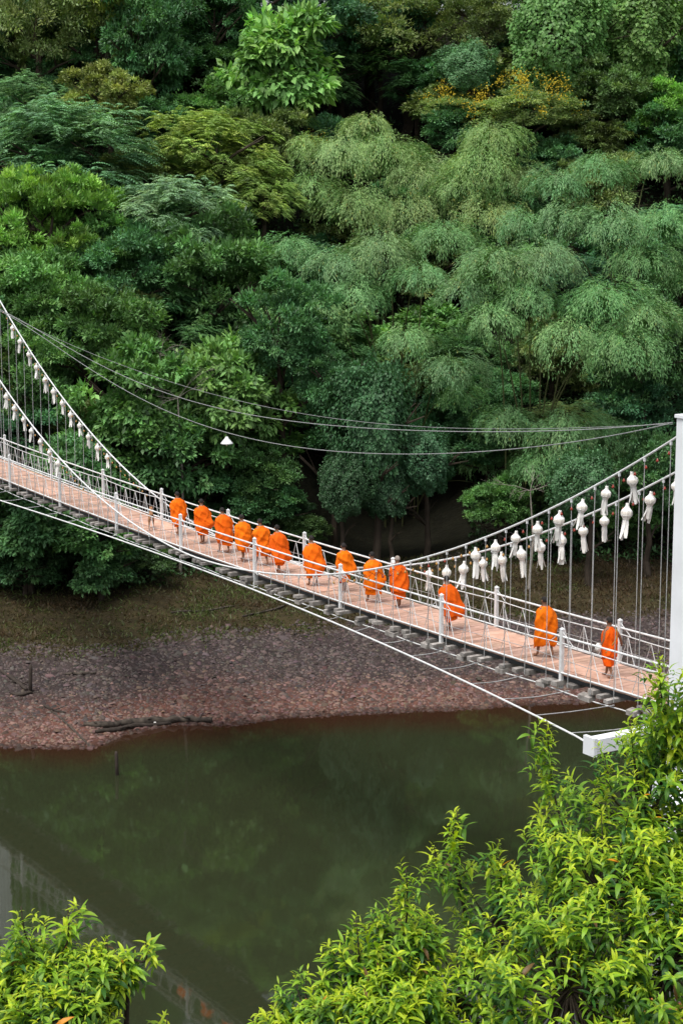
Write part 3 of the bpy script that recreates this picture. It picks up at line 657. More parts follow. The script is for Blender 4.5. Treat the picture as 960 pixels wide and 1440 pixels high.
def irange(a, b, n): return np.linspace(a, b, n)

# deck: stringers with planks and cross beams as sub-parts
IE0, IE1 = IA - 2.2, IB + 1.6
mb = MB()
for v in (0.12, WID / 2, WID - 0.12):
    ii = irange(IE0, IE1, 40)
    for a, b in zip(ii[:-1], ii[1:]):
        p, q = bp(a, v, -0.115), bp(b, v, -0.115); dv = q - p; L = np.linalg.norm(dv); dv /= L
        mb.box((p + q) / 2, (L, 0.10, 0.13), (dv, WV, np.cross(dv, WV)))
deck = part(mb, 'deck', M_dark)
plank = {}
NP = 296; pw = (IE1 - IE0) * SP / NP
for k in range(NP):
    i = IE0 + (k + 0.5) * (IE1 - IE0) / NP; c = bp(i, WID / 2, -0.025 + random.uniform(-0.004, 0.004))
    dz = (zdeck(i + 0.02) - zdeck(i - 0.02)) / (0.04 * SP); dv = np.array([U[0], U[1], dz]); dv /= np.linalg.norm(dv)
    vv = random.randrange(5)
    if vv not in plank: plank[vv] = MB().box((0, 0, 0), (pw - 0.014, WID - 0.06 + 0.012 * vv, 0.05)).mesh('plank')
    s = random.choice([0.72, 0.86, 0.94, 1.0, 1.0, 1.06, 1.14]); o = link('plank', plank[vv], M_plank, deck, tuple(c - OB), (s * random.uniform(0.97, 1.03), s, s * random.uniform(0.96, 1.04)))
    o.rotation_euler = (0, -math.atan(dz), math.atan2(U[1], U[0]))
for k, (ia, w0, w1) in enumerate([(0.55, 0.9, 1.9), (-0.25, 0.3, 1.1), (2.3, 0.2, 1.0), (4.6, 0.8, 1.8), (6.3, 0.3, 1.2)]):   # repair sheets nailed over the planks
    mb = MB(); ii = irange(ia, ia + 0.36, 4)
    for a, b in zip(ii[:-1], ii[1:]):
        p, q = bp(a, (w0 + w1) / 2, 0.012), bp(b, (w0 + w1) / 2, 0.012); dv = q - p; L = np.linalg.norm(dv); dv /= L
        mb.box((p + q) / 2, (L, w1 - w0, 0.012), (dv, WV, np.cross(dv, WV)))
    sub(mb, 'repair_sheet', M_plank, deck, (1.22, 1.18, 1.15))
HI = [(-5 + k) / 6 + 1 / 12 for k in range(57)]      # hanger and cross beam stations
HI = [i for i in HI if IA + 0.05 < i < IB - 0.05]
bm_c = [MB().box((0, 0, 0), (w, WID + q, h)).mesh('cross_beam') for w, h, q in ((0.20, 0.11, 0.5), (0.24, 0.13, 0.38), (0.17, 0.10, 0.62), (0.3, 0.10, 0.3))]
for i in list(HI) + [h + 1 / 12 for h in HI[::2]]:
    c = bp(i + random.uniform(-0.02, 0.02), WID / 2 + random.uniform(-0.13, 0.06), -0.25 + random.uniform(-0.02, 0.02)); s = random.uniform(0.7, 1.25)
    o = link('cross_beam', random.choice(bm_c), M_beam, deck, tuple(c - OB), (s, s, s)); o.rotation_euler = (random.uniform(-0.03, 0.03), random.uniform(-0.1, 0.1), math.atan2(U[1], U[0]) + random.uniform(-0.04, 0.04))
for v in (-0.1, WID + 0.1):                           # under-beam ties
    mb = MB(); mb.tube([bp(i, v, -0.46 + 0.02 * math.sin(9 * i)) for i in irange(IA, IB, 60)], 0.016, 6); sub(mb, 'tie_rod', M_white, deck)
for k in range(12):                                   # loose blocks wedged under the deck edge
    i = IA + 0.4 + k * 0.33; c = bp(i, -0.12, -0.40); mb = MB().box(c, (random.uniform(0.3, 0.5), 0.22, 0.13), (U, WV * 0.97 + ZV * 0.2, ZV)); sub(mb, 'packing_block', M_beam, deck, (1.1, 1.1, 1.1))
for v in (-0.03, WID + 0.03):
    mb = MB(); mb.tube([bp(i, v, 0.03) for i in irange(IE0, IE1, 60)], 0.028, 6); sub(mb, 'edge_pipe', M_white, deck, smooth_shade=True)

# towers: two legs, portal beams, piers
def tower(i0, name, label, right):
    t = empty(name, tuple(bp(i0, WID / 2, 0) - OB)); t.parent = bridge; t['label'] = label
    T0 = bp(i0, WID / 2, 0)
    for sgn, v in ((-1, -0.36), (1, WID + 0.36)):
        c = bp(i0, v, 0); zt = zcable(i0) + 0.05; zb = 7.6; mb = MB()
        mb.box((c[0], c[1], (zt + zb) / 2), (0.72, 0.66, zt - zb), AX)
        mb.box((c[0], c[1], zt + 0.04), (0.80, 0.74, 0.08), AX)
        mb.box((c[0], c[1], zt + 0.17), (0.36, 0.22, 0.18), AX)
        mb.v = [tuple(np.array(p) - T0) for p in mb.v]; mb.build('tower_leg', M_wall, t)
        gz = float(ground_z(c[0], c[1])); zb2 = min(gz, 0) - 0.8 if right else gz - 0.6
        zm = 4.9 if not right else 2.2
        if sgn > 0 or True:
            mb = MB(); mb.lathe([(0.92, zm), (0.92, 7.3), (0.80, 7.6)], 20, (c[0], c[1], 0)); mb.v = [tuple(np.array(p) - T0) for p in mb.v]; mb.build('pier', M_wall, t, True)
            mb = MB(); mb.lathe([(1.0, zb2), (0.935, zm - 0.01)], 20, (c[0], c[1], 0)); mb.v = [tuple(np.array(p) - T0) for p in mb.v]; mb.build('pier_base', M_stain, t, True)
    top_ = zcable(i0) - zdeck(i0)
    for h, hh in ((top_ - 1.55, 0.35), (top_ - 0.5, 0.3)):
        mb = MB(); mb.box(bp(i0, WID / 2, h), (0.4, WID + 0.1, hh), AX); mb.v = [tuple(np.array(p) - T0) for p in mb.v]; mb.build('portal_beam', M_wall, t)
    mb = MB(); mb.box(bp(i0, WID / 2, -0.72), (0.7, WID + 0.05, 0.45), AX); mb.v = [tuple(np.array(p) - T0) for p in mb.v]; mb.build('floor_beam', M_wall, t)
    return t
TR = tower(IA, 'tower', 'white square-legged tower at the lantern-hung end over the shrubs', True)
TL = tower(IB, 'tower', 'white tower at the forest end on round piers with rusty bases', False)
# outrigger holding the wind cable at the near tower
for i0, tw in ((IA, TR), (IB, TL)):
    T0 = bp(i0, WID / 2, 0); a, b = bp(i0, -0.7, -0.22), bp(i0, -3.45, -0.22); mb = MB()
    mb.box((a + b) / 2, (0.32, 2.75, 0.36), AX); mb.box(b + np.array([0, 0, 0.0]), (0.42, 0.1, 0.46), AX)
    mb.v = [tuple(np.array(p) - T0) for p in mb.v]; mb.build('outrigger', M_wall, tw)

# main cables, hangers, wind cable
for v in (VN, VF):
    mb = MB(); mb.tube([bc(i, v) for i in irange(IA, IB, 90)], 0.031, 8); part(mb, 'main_cable', M_white, smooth_shade=True)
    for sg, i0, ie in ((-1, IA, IA - 2.1), (1, IB, IB + 1.5)):     # backstays to the anchorages
        e = bp(ie, v, 0); e[2] = max(float(ground_z(e[0], e[1])), 0.2)
        mb = MB(); mb.tube([bc(i0, v), e], 0.036, 8); part(mb, 'backstay', M_white)
    for i in HI:
        if zcable(i) > zdeck(i) + 0.12:
            lean = 0.0
            mb = MB(); mb.tube([bc(i, v) - ZV * 0.02, bp(i, v, -0.30)], 0.012, 5); part(mb, 'hanger', M_steel)
            mb2 = MB(); mb2.box(bc(i, v) - ZV * 0.05, (0.05, 0.05, 0.12), AX); part(mb2, 'cable_clamp', M_white)
def guy(i): return bp(i, -0.3 - 3.12 * ((i - IM) / HS) ** 2, -0.45 + 0.25 * ((i - IM) / HS) ** 2)
mb = MB(); mb.tube([guy(i) for i in irange(IA, IB, 70)], 0.03, 6); part(mb, 'wind_cable', M_white, smooth_shade=True)
for i in HI[::2]:
    g0 = guy(i); e = bp(i + random.uniform(-0.03, 0.03), -0.2, -0.34); m_ = (g0 + e) / 2 - ZV * 0.05 * np.linalg.norm(g0 - e) * random.uniform(0.2, 1)
    if np.linalg.norm(g0 - e) > 0.25: mb = MB(); mb.tube(list(bez([g0, m_, m_, e], 8)), 0.013, 5); part(mb, 'wind_tie', M_steel)

# railings
for side, v in (('near', 0.0), ('far', WID)):
    rl = empty('railing', tuple(bp(IM, v, 0) - OB)); rl.parent = bridge; RO = bp(IM, v, 0)
    def rs(mb, name, m, sm=False):
        mb.v = [tuple(np.array(p) - RO) for p in mb.v]; return mb.build(name, m, rl, sm)
    for k in range(-1, 10):
        if k in (-1,) : i = -0.995 + 0.25
        else: i = k
        if k == 9: i = 8.95
        c = bp(i, v, 0); mb = MB(); h = 1.25
        mb.box(c + ZV * (h - 0.42) / 2, (0.10, 0.10, h + 0.42), AX)
        q = c + ZV * h
        mb.add([q + U * a * 0.06 + WV * b * 0.06 + ZV * 0.0 for a, b in ((-1, -1), (1, -1), (1, 1), (-1, 1))] + [q + ZV * 0.06], [(3, 2, 1, 0), (0, 1, 4), (1, 2, 4), (2, 3, 4), (3, 0, 4)])
        if k != -1: rs(mb, 'post', M_white)
        for sg in (-1, 1):                            # post-top braces
            j = i + sg * 0.085
            mb = MB(); mb.tube([bp(i, v, 1.2), bp(j, v, 0.84)], 0.012, 5)
            if k != -1: rs(mb, 'brace', M_white)
    mb = MB(); mb.tube([bp(i, v, 1.04) for i in irange(IE0, IE1, 70)], 0.030, 8); rs(mb, 'top_rail', M_white, True)
    def second(i): f = i - math.floor(i); return 0.86 - 0.10 * 4 * f * (1 - f) * 0.6
    mb = MB(); mb.tube([bp(i, v, second(i)) for i in irange(IE0, IE1, 150)], 0.016, 6); rs(mb, 'middle_rail', M_white, True)
    if side == 'far': pass
    mb = MB(); mb.tube([bp(i, v, 0.40 + 0.04 * math.sin(5 * i)) for i in irange(IE0, IE1, 90)], 0.008, 5); rs(mb, 'lower_wire', M_steel, True)
    n = int((IE1 - IE0) * 6)
    for k in range(n):
        i = IE0 + (k + 0.5) / 6; f = i - round(i)
        if abs(f) < 0.06: continue
        top = bp(i, v, second(i)); s = 0.052
        mb = MB(); mb.tube([bp(i - s, v, 0.04), top, bp(i + s, v, 0.04)], 0.012, 4); rs(mb, 'lattice_wire', M_white)
        if k % 2 == 0: mb = MB(); mb.tube([top, bp(i, v, 0.04)], 0.011, 4); rs(mb, 'upright_wire', M_white)
# hanging diagonal sway rods crossing the rail near midspan
# ------------------------------------------------------------------ overhead wires and the lamp
def wire_pts(px, v=1.0):                              # pixels to points on the vertical plane over the deck's middle
    out = []
    n = np.array([WV[0], WV[1], 0]); c = B0 + WV * v
    for x, y in px:
        d = ray(x, y); t = np.dot(n, c) / np.dot(n, d); out.append(np.array([0, 0, CAMZ]) + d * t)
    return out
def smooth_curve(pts, n=60):
    P = np.array(pts); s = (P - P[0]) @ U; o = np.argsort(s); s = s[o]; P = P[o]
    cf = np.polyfit(s - s.mean(), P[:, 2], 5); ss_ = np.linspace(s[0], s[-1], n); z = np.polyval(cf, ss_ - s.mean())
    lin = P[0] + (P[-1] - P[0]) * ((ss_ - s[0]) / (s[-1] - s[0]))[:, None]; lin[:, 2] = z; return lin
W1 = [(940, 597), (890, 605), (760, 628), (660, 637), (580, 638), (450, 632), (330, 612), (240, 580), (160, 540), (90, 493), (30, 455), (-10, 432)]
W2 = [(945, 594), (860, 602), (700, 607), (560, 605), (400, 590), (300, 571), (230, 555), (150, 515), (85, 482), (30, 452), (-10, 430)]
W3 = [(945, 596), (850, 601), (640, 601), (460, 588), (380, 574), (240, 535), (120, 495), (20, 445), (-10, 430)]
wire1 = None
for k, (w, r, lb) in enumerate(((W1, 0.013, 'lowest overhead wire, carrying the enamel lamp between the towers'), (W2, 0.013, 'upper overhead wire strung between the tower tops'), (W3, 0.008, 'thinnest overhead wire strung between the tower tops'))):
    c = smooth_curve(wire_pts(w, 0.9 + 0.25 * k)); mb = MB(); o0 = c[0].copy()
    mb.tube([p - o0 for p in c], r, 5); o = mb.build('overhead_wire', M_wire, loc=tuple(o0)); setp(o, lb, 'wire')
    if k == 0: wire1 = c
lp = min(wire1, key=lambda p: abs(480 + FPX * p[0] / (p[1] * cP - (p[2] - CAMZ) * sP) - 316))
lamp = empty('hanging_lamp', tuple(lp - ZV * 0.42)); setp(lamp, 'white enamel lamp shade hanging from the overhead wire above the monks', 'lamp')
mb = MB().lathe([(0.235, 0.0), (0.225, 0.03), (0.14, 0.13), (0.075, 0.20), (0.05, 0.26), (0.02, 0.27)], 18); mb.build('lamp_shade', M_white, lamp, True)
mb = MB().lathe([(0.012, -0.07), (0.04, -0.04), (0.045, 0.0), (0.02, 0.06)], 10); mb.build('bulb', M_paper, lamp, True)
mb = MB().tube([(0, 0, 0.26), (0.01, 0, 0.43)], 0.01, 5); mb.build('cord', M_cord, lamp)

# ------------------------------------------------------------------ lanterns and light strings
def lantern_meshes():
    head = MB().lathe([(0.045, 0.02), (0.05, -0.05), (0.07, -0.09), (0.142, -0.165), (0.15, -0.175), (0.15, -0.29), (0.142, -0.30), (0.095, -0.36), (0.09, -0.38)], 8).mesh('lantern_head')
    band = MB().lathe([(0.152, -0.195), (0.157, -0.205), (0.157, -0.26), (0.152, -0.27)], 8).mesh('paper_band')
    tails = []
    for k in range(5):
        mb = MB(); w = 0.042 + 0.012 * (k % 3); sw = random.uniform(-0.02, 0.13); L = random.uniform(0.40, 0.56)
        P = [(0, 0), (0.012, -L * 0.35), (sw * 0.6, -L * 0.75), (sw, -L)]
        v = []
        for (x, z), ww in zip(P, (w, w * 1.15, w * 1.05, w * 0.6)): v += [(x, -ww, z), (x + 0.006, -ww, z), (x, ww, z), (x + 0.006, ww, z)]
        f = []
        for j in range(3):
            a = j * 4; f += [(a, a + 4, a + 6, a + 2), (a + 1, a + 3, a + 7, a + 5), (a, a + 1, a + 5, a + 4), (a + 2, a + 6, a + 7, a + 3)]
        f += [(0, 2, 3, 1), (12, 13, 15, 14)]
        mb.add(v, f); tails.append(mb.mesh('tail'))
    return head, band, tails
LH, LBN, LT = lantern_meshes()
cordm = {q: MB().tube([(0, 0, 0), (0, 0, q - 0.02)], 0.008, 4).mesh('cord') for q in (0.2, 0.13)}
def lantern(i, v, label, group, drop=0.2):
    p = bc(i, v) - ZV * drop
    t = empty('paper_lantern', tuple(p), random.uniform(0, 6.28)); t.rotation_euler = (random.uniform(-0.13, 0.13), random.uniform(-0.13, 0.13), random.uniform(0, 6.28)); s = random.uniform(0.86, 1.06) * (1.0 if drop > 0.15 else 0.82); t.scale = (s, s, s * random.uniform(0.97, 1.08))
    setp(t, label, 'lantern', group)
    link('lantern_head', LH, M_paper, t); link('paper_band', LBN, M_tassel, t); link('cord', cordm[drop], M_cord, t)
    for k in range(5):
        a = k * 1.2566 + random.uniform(-0.2, 0.2); o = link('tail', random.choice(LT), M_paper, t, (0.05 * math.cos(a), 0.05 * math.sin(a), -0.37)); o.rotation_euler = (0, random.uniform(-0.04, 0.08), a)
ORD = ['first', 'second', 'third', 'fourth', 'fifth', 'sixth', 'seventh', 'eighth', 'ninth', 'tenth', 'eleventh', 'twelfth', 'thirteenth']
for k in range(8): lantern(-0.5 + k / 6, VN, 'white paper lantern, %s from the white tower on the river-facing cable' % ORD[k], 'lanterns of the river-facing cable by the tower')
for k in range(13): lantern(-0.333 + k / 6, VF, 'white paper lantern, %s from the white tower on the forest-side cable' % ORD[k], 'lanterns of the forest-side cable by the tower')
for k in range(8): lantern(5.95 + k / 6, VN, 'small paper lantern at the forest end, %s up from the deck on the river-facing cable' % ORD[k], 'lanterns of the river-facing cable by the forest', 0.13)
for k in range(12): lantern(5.98 + k / 6, VF, 'small paper lantern at the forest end, %s up from the deck on the forest-side cable' % ORD[k], 'lanterns of the forest-side cable by the forest', 0.13)
bulbm = {}
for nm, m in (('r', M_bulb_r), ('a', M_bulb_a)):
    me = MB().lathe([(0.014, 0.055), (0.018, 0.03), (0.034, 0.012), (0.04, -0.01), (0.03, -0.035), (0.008, -0.045)], 8).mesh('bulb', True); me.materials.append(m); bulbm[nm] = me
for (i0, i1, v, lb) in ((IA + 0.06, 2.1, VN, 'string of small red and amber bulbs under the river-facing cable, tower end'), (IA + 0.1, 2.3, VF, 'string of small red and amber bulbs under the forest-side cable, tower end'),
                        (5.5, IB - 0.1, VN, 'string of small amber bulbs under the river-facing cable, forest end'), (5.3, IB - 0.1, VF, 'string of small amber bulbs under the forest-side cable, forest end')):
    n = int((i1 - i0) * SP / 0.42); o0 = bc(i0, v); t = empty('light_string', tuple(o0)); setp(t, lb, 'light string')
    pts = []
    for k in range(n * 2 + 1):
        i = i0 + (i1 - i0) * k / (2 * n); pts.append(bc(i, v) - ZV * (0.13 if k % 2 else 0.24) - o0)
    mb = MB().tube(pts, 0.006, 4); mb.build('cord', M_cord, t)
    for k in range(n):
        p = pts[2 * k] ; rr = ('tower' in lb) and (k < n * 0.45 or random.random() < 0.25)
        link('bulb', bulbm['r' if rr else 'a'], None, t, tuple(p - ZV * 0.05))

# ------------------------------------------------------------------ people
def skin_mesh(name, verts, edges, radii, root=0, sub_=1):
    me = bpy.data.meshes.new(name); me.from_pydata(verts, edges, []); ob = bpy.data.objects.new(name, me); C.objects.link(ob)
    md = ob.modifiers.new('s', 'SKIN'); md.use_smooth_shade = True
    for k, sv in enumerate(me.skin_vertices[0].data): sv.radius = radii[k] if isinstance(radii[k], tuple) else (radii[k], radii[k]); sv.use_root = (k == root)
    m2 = ob.modifiers.new('d', 'SUBSURF'); m2.levels = sub_; m2.render_levels = sub_
    dg = bpy.context.evaluated_depsgraph_get(); dg.update(); out = bpy.data.meshes.new_from_object(ob.evaluated_get(dg)); out.name = name
    C.objects.unlink(ob); bpy.data.objects.remove(ob); bpy.data.meshes.remove(me)
    return out
def body_mesh(H, stride, lean, bare_right):
    """local frame: +Y walking direction, +X right; feet on z=0"""
    s = H / 1.67; V = []; E = []; R = []
    def a(x, y, z, r, p=None):
        V.append((x * s, y * s, z * s)); R.append(r * s if not isinstance(r, tuple) else (r[0] * s, r[1] * s)); k = len(V) - 1
        if p is not None: E.append((p, k))
        return k
    ly = lambda z: lean * (z - 0.9)
    pel = a(0, 0, 0.90, (0.13, 0.10)); bel = a(0, ly(1.05), 1.05, (0.125, 0.095), pel); ch = a(0, ly(1.22), 1.22, (0.145, 0.105), bel); up = a(0, ly(1.36), 1.36, (0.10, 0.08), ch)
    nk = a(0, ly(1.43) + 0.01, 1.435, 0.052, up); jw = a(0, ly(1.49) + 0.025, 1.495, (0.066, 0.075), nk); hd = a(0, ly(1.56) + 0.03, 1.565, (0.076, 0.092), jw); tp = a(0, ly(1.62) + 0.025, 1.635, (0.055, 0.065), hd)
    hands = []
    for sg in (-1, 1):
        st = stride * sg
        hp = a(0.085 * sg, 0, 0.86, 0.085, pel); kn = a(0.09 * sg, 0.12 * st + 0.05, 0.48, 0.058, hp); cf = a(0.088 * sg, 0.16 * st, 0.34, 0.05, kn)
        lift = 0.05 if st < -0.3 else 0.0
        an = a(0.085 * sg, 0.23 * st - 0.02, 0.085 + lift, 0.034, cf); hl = a(0.085 * sg, 0.23 * st + 0.02, 0.042 + lift * 0.6, (0.038, 0.03), an); a(0.09 * sg, 0.23 * st + 0.15, 0.026, (0.042, 0.02), hl)
        sh = a(0.165 * sg, ly(1.34), 1.345, 0.058, up)
        if bare_right and sg > 0: el = a(0.33, ly(1.1) - 0.05, 1.10, 0.045, sh); wr = a(0.44, ly(.9) + 0.0, 0.90, 0.032, el); hn = a(0.475, ly(.85) + 0.03, 0.845, (0.036, 0.024), wr)
        else: el = a(0.215 * sg, ly(1.1) - 0.02, 1.08, 0.042, sh); wr = a(0.215 * sg, ly(.9) + 0.10, 0.87, 0.028, el); hn = a(0.215 * sg, ly(.82) + 0.13, 0.80, (0.032, 0.02), wr)
        hands.append((np.array(V[wr]), np.array(V[hn]), sg))
    me = skin_mesh('body', V, E, R)
    mb = MB(); mb.v = [tuple(v.co) for v in me.vertices]; mb.f = [tuple(p.vertices) for p in me.polygons]
    for wr, hn, sg in hands:                          # five fingers on each palm
        d = (hn - wr) / np.linalg.norm(hn - wr); sd = np.cross(d, (sg, 0, 0)); sd /= np.linalg.norm(sd); inn = np.array([-sg, 0, 0.0])
        for q, (o_, L) in enumerate(((-0.022, 0.062), (-0.008, 0.074), (0.007, 0.070), (0.02, 0.054))):
            b = hn + sd * o_ * s; m1 = b + d * L * 0.5 * s; e = b + (d * L * 0.85 + inn * L * 0.45) * s; mb.tube([b - d * 0.02, m1, e], [0.0085 * s, 0.0078 * s, 0.0055 * s], 6)
        b = wr + d * 0.02 - sd * 0.024 * s; mb.tube([b, b + (d * 0.03 - sd * 0.02 + inn * 0.01) * s, b + (d * 0.058 - sd * 0.022 + inn * 0.022) * s], [0.011 * s, 0.0095 * s, 0.006 * s], 6)
    hc = np.array(V[hd])                              # nose, ears
    mb.tube([hc + np.array([0, 0.08, 0.0]) * s, hc + np.array([0, 0.108, -0.028]) * s, hc + np.array([0, 0.085, -0.035]) * s], [0.008 * s, 0.016 * s, 0.012 * s], 6)
    for sg in (-1, 1): mb.tube([hc + np.array([0.072 * sg, 0, 0.02]) * s, hc + np.array([0.09 * sg, -0.012, 0.012]) * s, hc + np.array([0.084 * sg, -0.002, -0.035]) * s], [0.012 * s, 0.019 * s, 0.01 * s], 6)
    out = mb.mesh('body', True); bpy.data.meshes.remove(me); return out, hc, s
def cloth(H, stride, lean, seed, z0, z1, prof, fold, bulge, hem_wave=0.02, arms=0.0):
    r = random.Random(seed); s = H / 1.67; K, A = 32, 52; V = []; F = []
    ph = [r.uniform(0, 6.28) for _ in range(8)]; tw = r.uniform(1.5, 2.6) * r.choice((1, 1, -1))
    zs = [p[0] for p in prof]; zl0, dz0, layer = r.uniform(1.15, 1.34), r.choice((0.35, 0.5, 0.65, -0.3)), (1.0 if arms > 0 else 0.0); hs_ = r.uniform(0, 6.28)
    for k in range(K + 1):
        f = k / K; z = z0 + (z1 - z0) * f
        rx = np.interp(z, zs, [p[1] for p in prof]); ry = np.interp(z, zs, [p[2] for p in prof]); cy = lean * (z - 0.9)
        low = max(0.0, min(1.0, (0.85 - z) / 0.55))
        for q in range(A):
            t = 2 * math.pi * q / A; cx, sx_ = math.cos(t), math.sin(t)
            e = 0.86; x = rx * math.copysign(abs(cx) ** e, cx); y = ry * math.copysign(abs(sx_) ** e, sx_)
            # walking spread: left/right legs forward and back
            y += low * 0.15 * stride * cx * 0.9
            # a few broad drapes slanting round the body from the left shoulder, with soft valleys
            g = math.sin(2 * t + tw * z * 3.2 + ph[0] + 0.7 * math.sin(t + ph[1])); g2 = math.sin(4 * t - z * 5.5 + ph[2] + 0.9 * math.sin(t + ph[3] + z * 3)); g3 = math.sin(8 * t + ph[4] + 1.5 * math.sin(z * 3 + ph[5]))
            cowl = math.sin(11 * (z + 0.10 * math.cos(t - ph[6] * 0.3 + 1.2) * 2) + ph[7]) * max(0, -sx_ * 0.8 + 0.2)
            w = math.sin(math.pi * min(1, max(0, f * 0.9 + 0.08))) ** 0.5
            dn = fold * w * (0.75 * (1 - abs(g)) ** 2 + 0.5 * (1 - abs(g2)) ** 2 + 0.3 * g3 * (0.25 + low) + 0.35 * (1 - abs(cowl)) ** 2 * max(0, -sx_ + 0.2))
            sb = (t - math.pi) / math.pi if t >= math.pi else 1 - t / math.pi      # edge of the over-fold, left shoulder to right hip
            dn += 0.026 * float(smooth(-0.012, 0.012, z - (zl0 - dz0 * sb) - 0.03 * math.sin(3 * t + ph[3]))) * layer
            arm = math.exp(-((z - 1.02) / 0.27) ** 2)   # sleeves of cloth over both arms, with the valleys behind them
            for ta in (math.pi, 0.0):
                da = math.atan2(math.sin(t - ta), math.cos(t - ta)); dn += arms * arm * (0.045 * math.exp(-(da / 0.42) ** 2) - 0.035 * math.exp(-((abs(da) - 0.72) / 0.25) ** 2))
            # bulge: loose cloth hanging behind
            bt, bz, ba = bulge; dt = math.atan2(math.sin(t - bt), math.cos(t - bt)); dn += ba * math.exp(-(dt / 0.75) ** 2 - ((z - bz) / 0.2) ** 2)
            nn = math.hypot(cx / rx, sx_ / ry); x += dn * cx / rx / nn; y += dn * sx_ / ry / nn
            zz = z + (1 - f) ** 4 * hem_wave * (1.8 * math.cos(t - hs_) + math.sin(2 * t + ph[2]) + 0.5 * math.sin(5 * t + ph[5]))
            if f > 0.9: zz += (f - 0.9) * 0.35 * (cx * 0.0 - sx_ * 0.15)
            V.append((x * s, (y + cy) * s, zz * s))
    for k in range(K):
        for q in range(A): F.append((k * A + q, k * A + (q + 1) % A, (k + 1) * A + (q + 1) % A, (k + 1) * A + q))
    mb = MB(); mb.v = V; mb.f = F
    me = mb.mesh('robe', True); return me
def solid(o, th=0.012):
    md = o.modifiers.new('t', 'SOLIDIFY'); md.thickness = th; md.offset = -1
SKIRT = [(0.20, 0.215, 0.185), (0.35, 0.215, 0.175), (0.6, 0.205, 0.165), (0.9, 0.185, 0.155), (1.0, 0.165, 0.14)]
UPPER = [(0.36, 0.235, 0.215), (0.50, 0.265, 0.225), (0.70, 0.275, 0.22), (0.90, 0.275, 0.195), (1.05, 0.272, 0.185), (1.18, 0.262, 0.175), (1.27, 0.238, 0.158), (1.325, 0.195, 0.135), (1.365, 0.13, 0.105), (1.40, 0.085, 0.085), (1.47, 0.066, 0.07)]
def hair_mesh(hc, s):
    K, A = 8, 20; V = []; F = []
    for k in range(K + 1):
        ph_ = (k / K) * 1.95
        for q in range(A):
            t = 2 * math.pi * q / A; front = math.sin(t); lim = ph_ * (0.62 if front > 0.3 else (0.95 if front < -0.2 else 0.8))
            V.append((hc[0] + 0.088 * s * math.sin(lim) * math.cos(t), hc[1] - 0.004 * s + 0.106 * s * math.sin(lim) * math.sin(t), hc[2] + 0.012 * s + 0.106 * s * math.cos(lim)))
    for k in range(K):
        for q in range(A): F.append((k * A + q, (k + 1) * A + q, (k + 1) * A + (q + 1) % A, k * A + (q + 1) % A))
    mb = MB(); mb.v = V; mb.f = F; return mb.mesh('hair', True)
def deck_point(px, py):
    z = ZD0
    for _ in range(8):
        P = at_z(px, py, z); i = np.dot(P - B0, U) / SP; z = zdeck(i) + 0.004
    return np.array([P[0], P[1], z]), i, np.dot(P - B0, WV)
HEAD = math.atan2(U[1], U[0]) - math.pi / 2
# feet px, height, stride, lean, hem of upper robe, bulge(angle, z, amount), turn, hair, label
MK = [
    (251, 752, 1.72, 0.8, 0.05, 0.50, (-1.2, 0.78, 0.05), 0.05, 1.0, 'monk in orange robe leading the line, right behind the brown dog'),
    (285, 764, 1.72, 0.5, 0.10, 0.50, (-0.7, 0.72, 0.12), -0.1, 1.0, 'second monk from the dog, robe swinging out behind his knees'),
    (315, 777, 1.70, -0.9, 0.12, 0.42, (-1.4, 0.8, 0.03), 0.0, 1.0, 'third monk from the dog, bent forward in a long plain robe'),
    (342, 789, 1.72, 0.9, 0.12, 0.42, (-1.5, 0.9, 0.05), 0.0, 1.0, 'fourth monk from the dog, orange robe pulled over both arms'),
    (368, 795, 1.70, -1.0, 0.12, 0.46, (-0.9, 0.6, 0.06), 0.1, 1.0, 'fifth monk from the dog, overlapped by the monk behind him'),
    (392, 806, 1.72, 1.0, 0.16, 0.44, (-0.4, 0.58, 0.14), -0.05, 1.0, 'sixth monk from the dog, robe trailing in a long loose fold'),
    (440, 824, 1.74, -0.5, 0.12, 0.44, (-0.8, 0.72, 0.09), 0.0, 1.0, 'monk walking beside a rail post just behind the tight group of six'),
    (484, 832, 1.66, 0.5, 0.06, 0.62, (-0.4, 0.74, 0.12), -0.15, 1.0, 'slim young monk with bare nape and short robe swinging sideways'),
    (524, 847, 1.68, -0.8, 0.06, 0.52, (-0.6, 0.7, 0.08), 0.05, 1.0, 'dark-haired monk walking just ahead of the grey-haired monk'),
    (560, 854, 1.68, 0.4, 0.10, 0.50, (-0.9, 0.7, 0.05), -0.1, 9.0, 'elderly grey-haired monk holding a white cloth to his face'),
    (631, 886, 1.66, 0.5, 0.22, 0.50, (-0.3, 0.66, 0.17), 0.0, 1.0, 'stooping monk half hidden by a lantern, robe bulging behind'),
    (765, 924, 1.76, -0.9, 0.03, 0.36, (-0.8, 0.9, 0.05), 0.1, 1.0, 'tall monk walking alone with a robe draped over both shoulders'),
    (855, 953, 1.68, 0.9, 0.0, 0.58, (-1.5, 0.8, 0.0), 0.05, 1.0, 'last monk in the line with bare right arm and tan shoulder strap'),
]
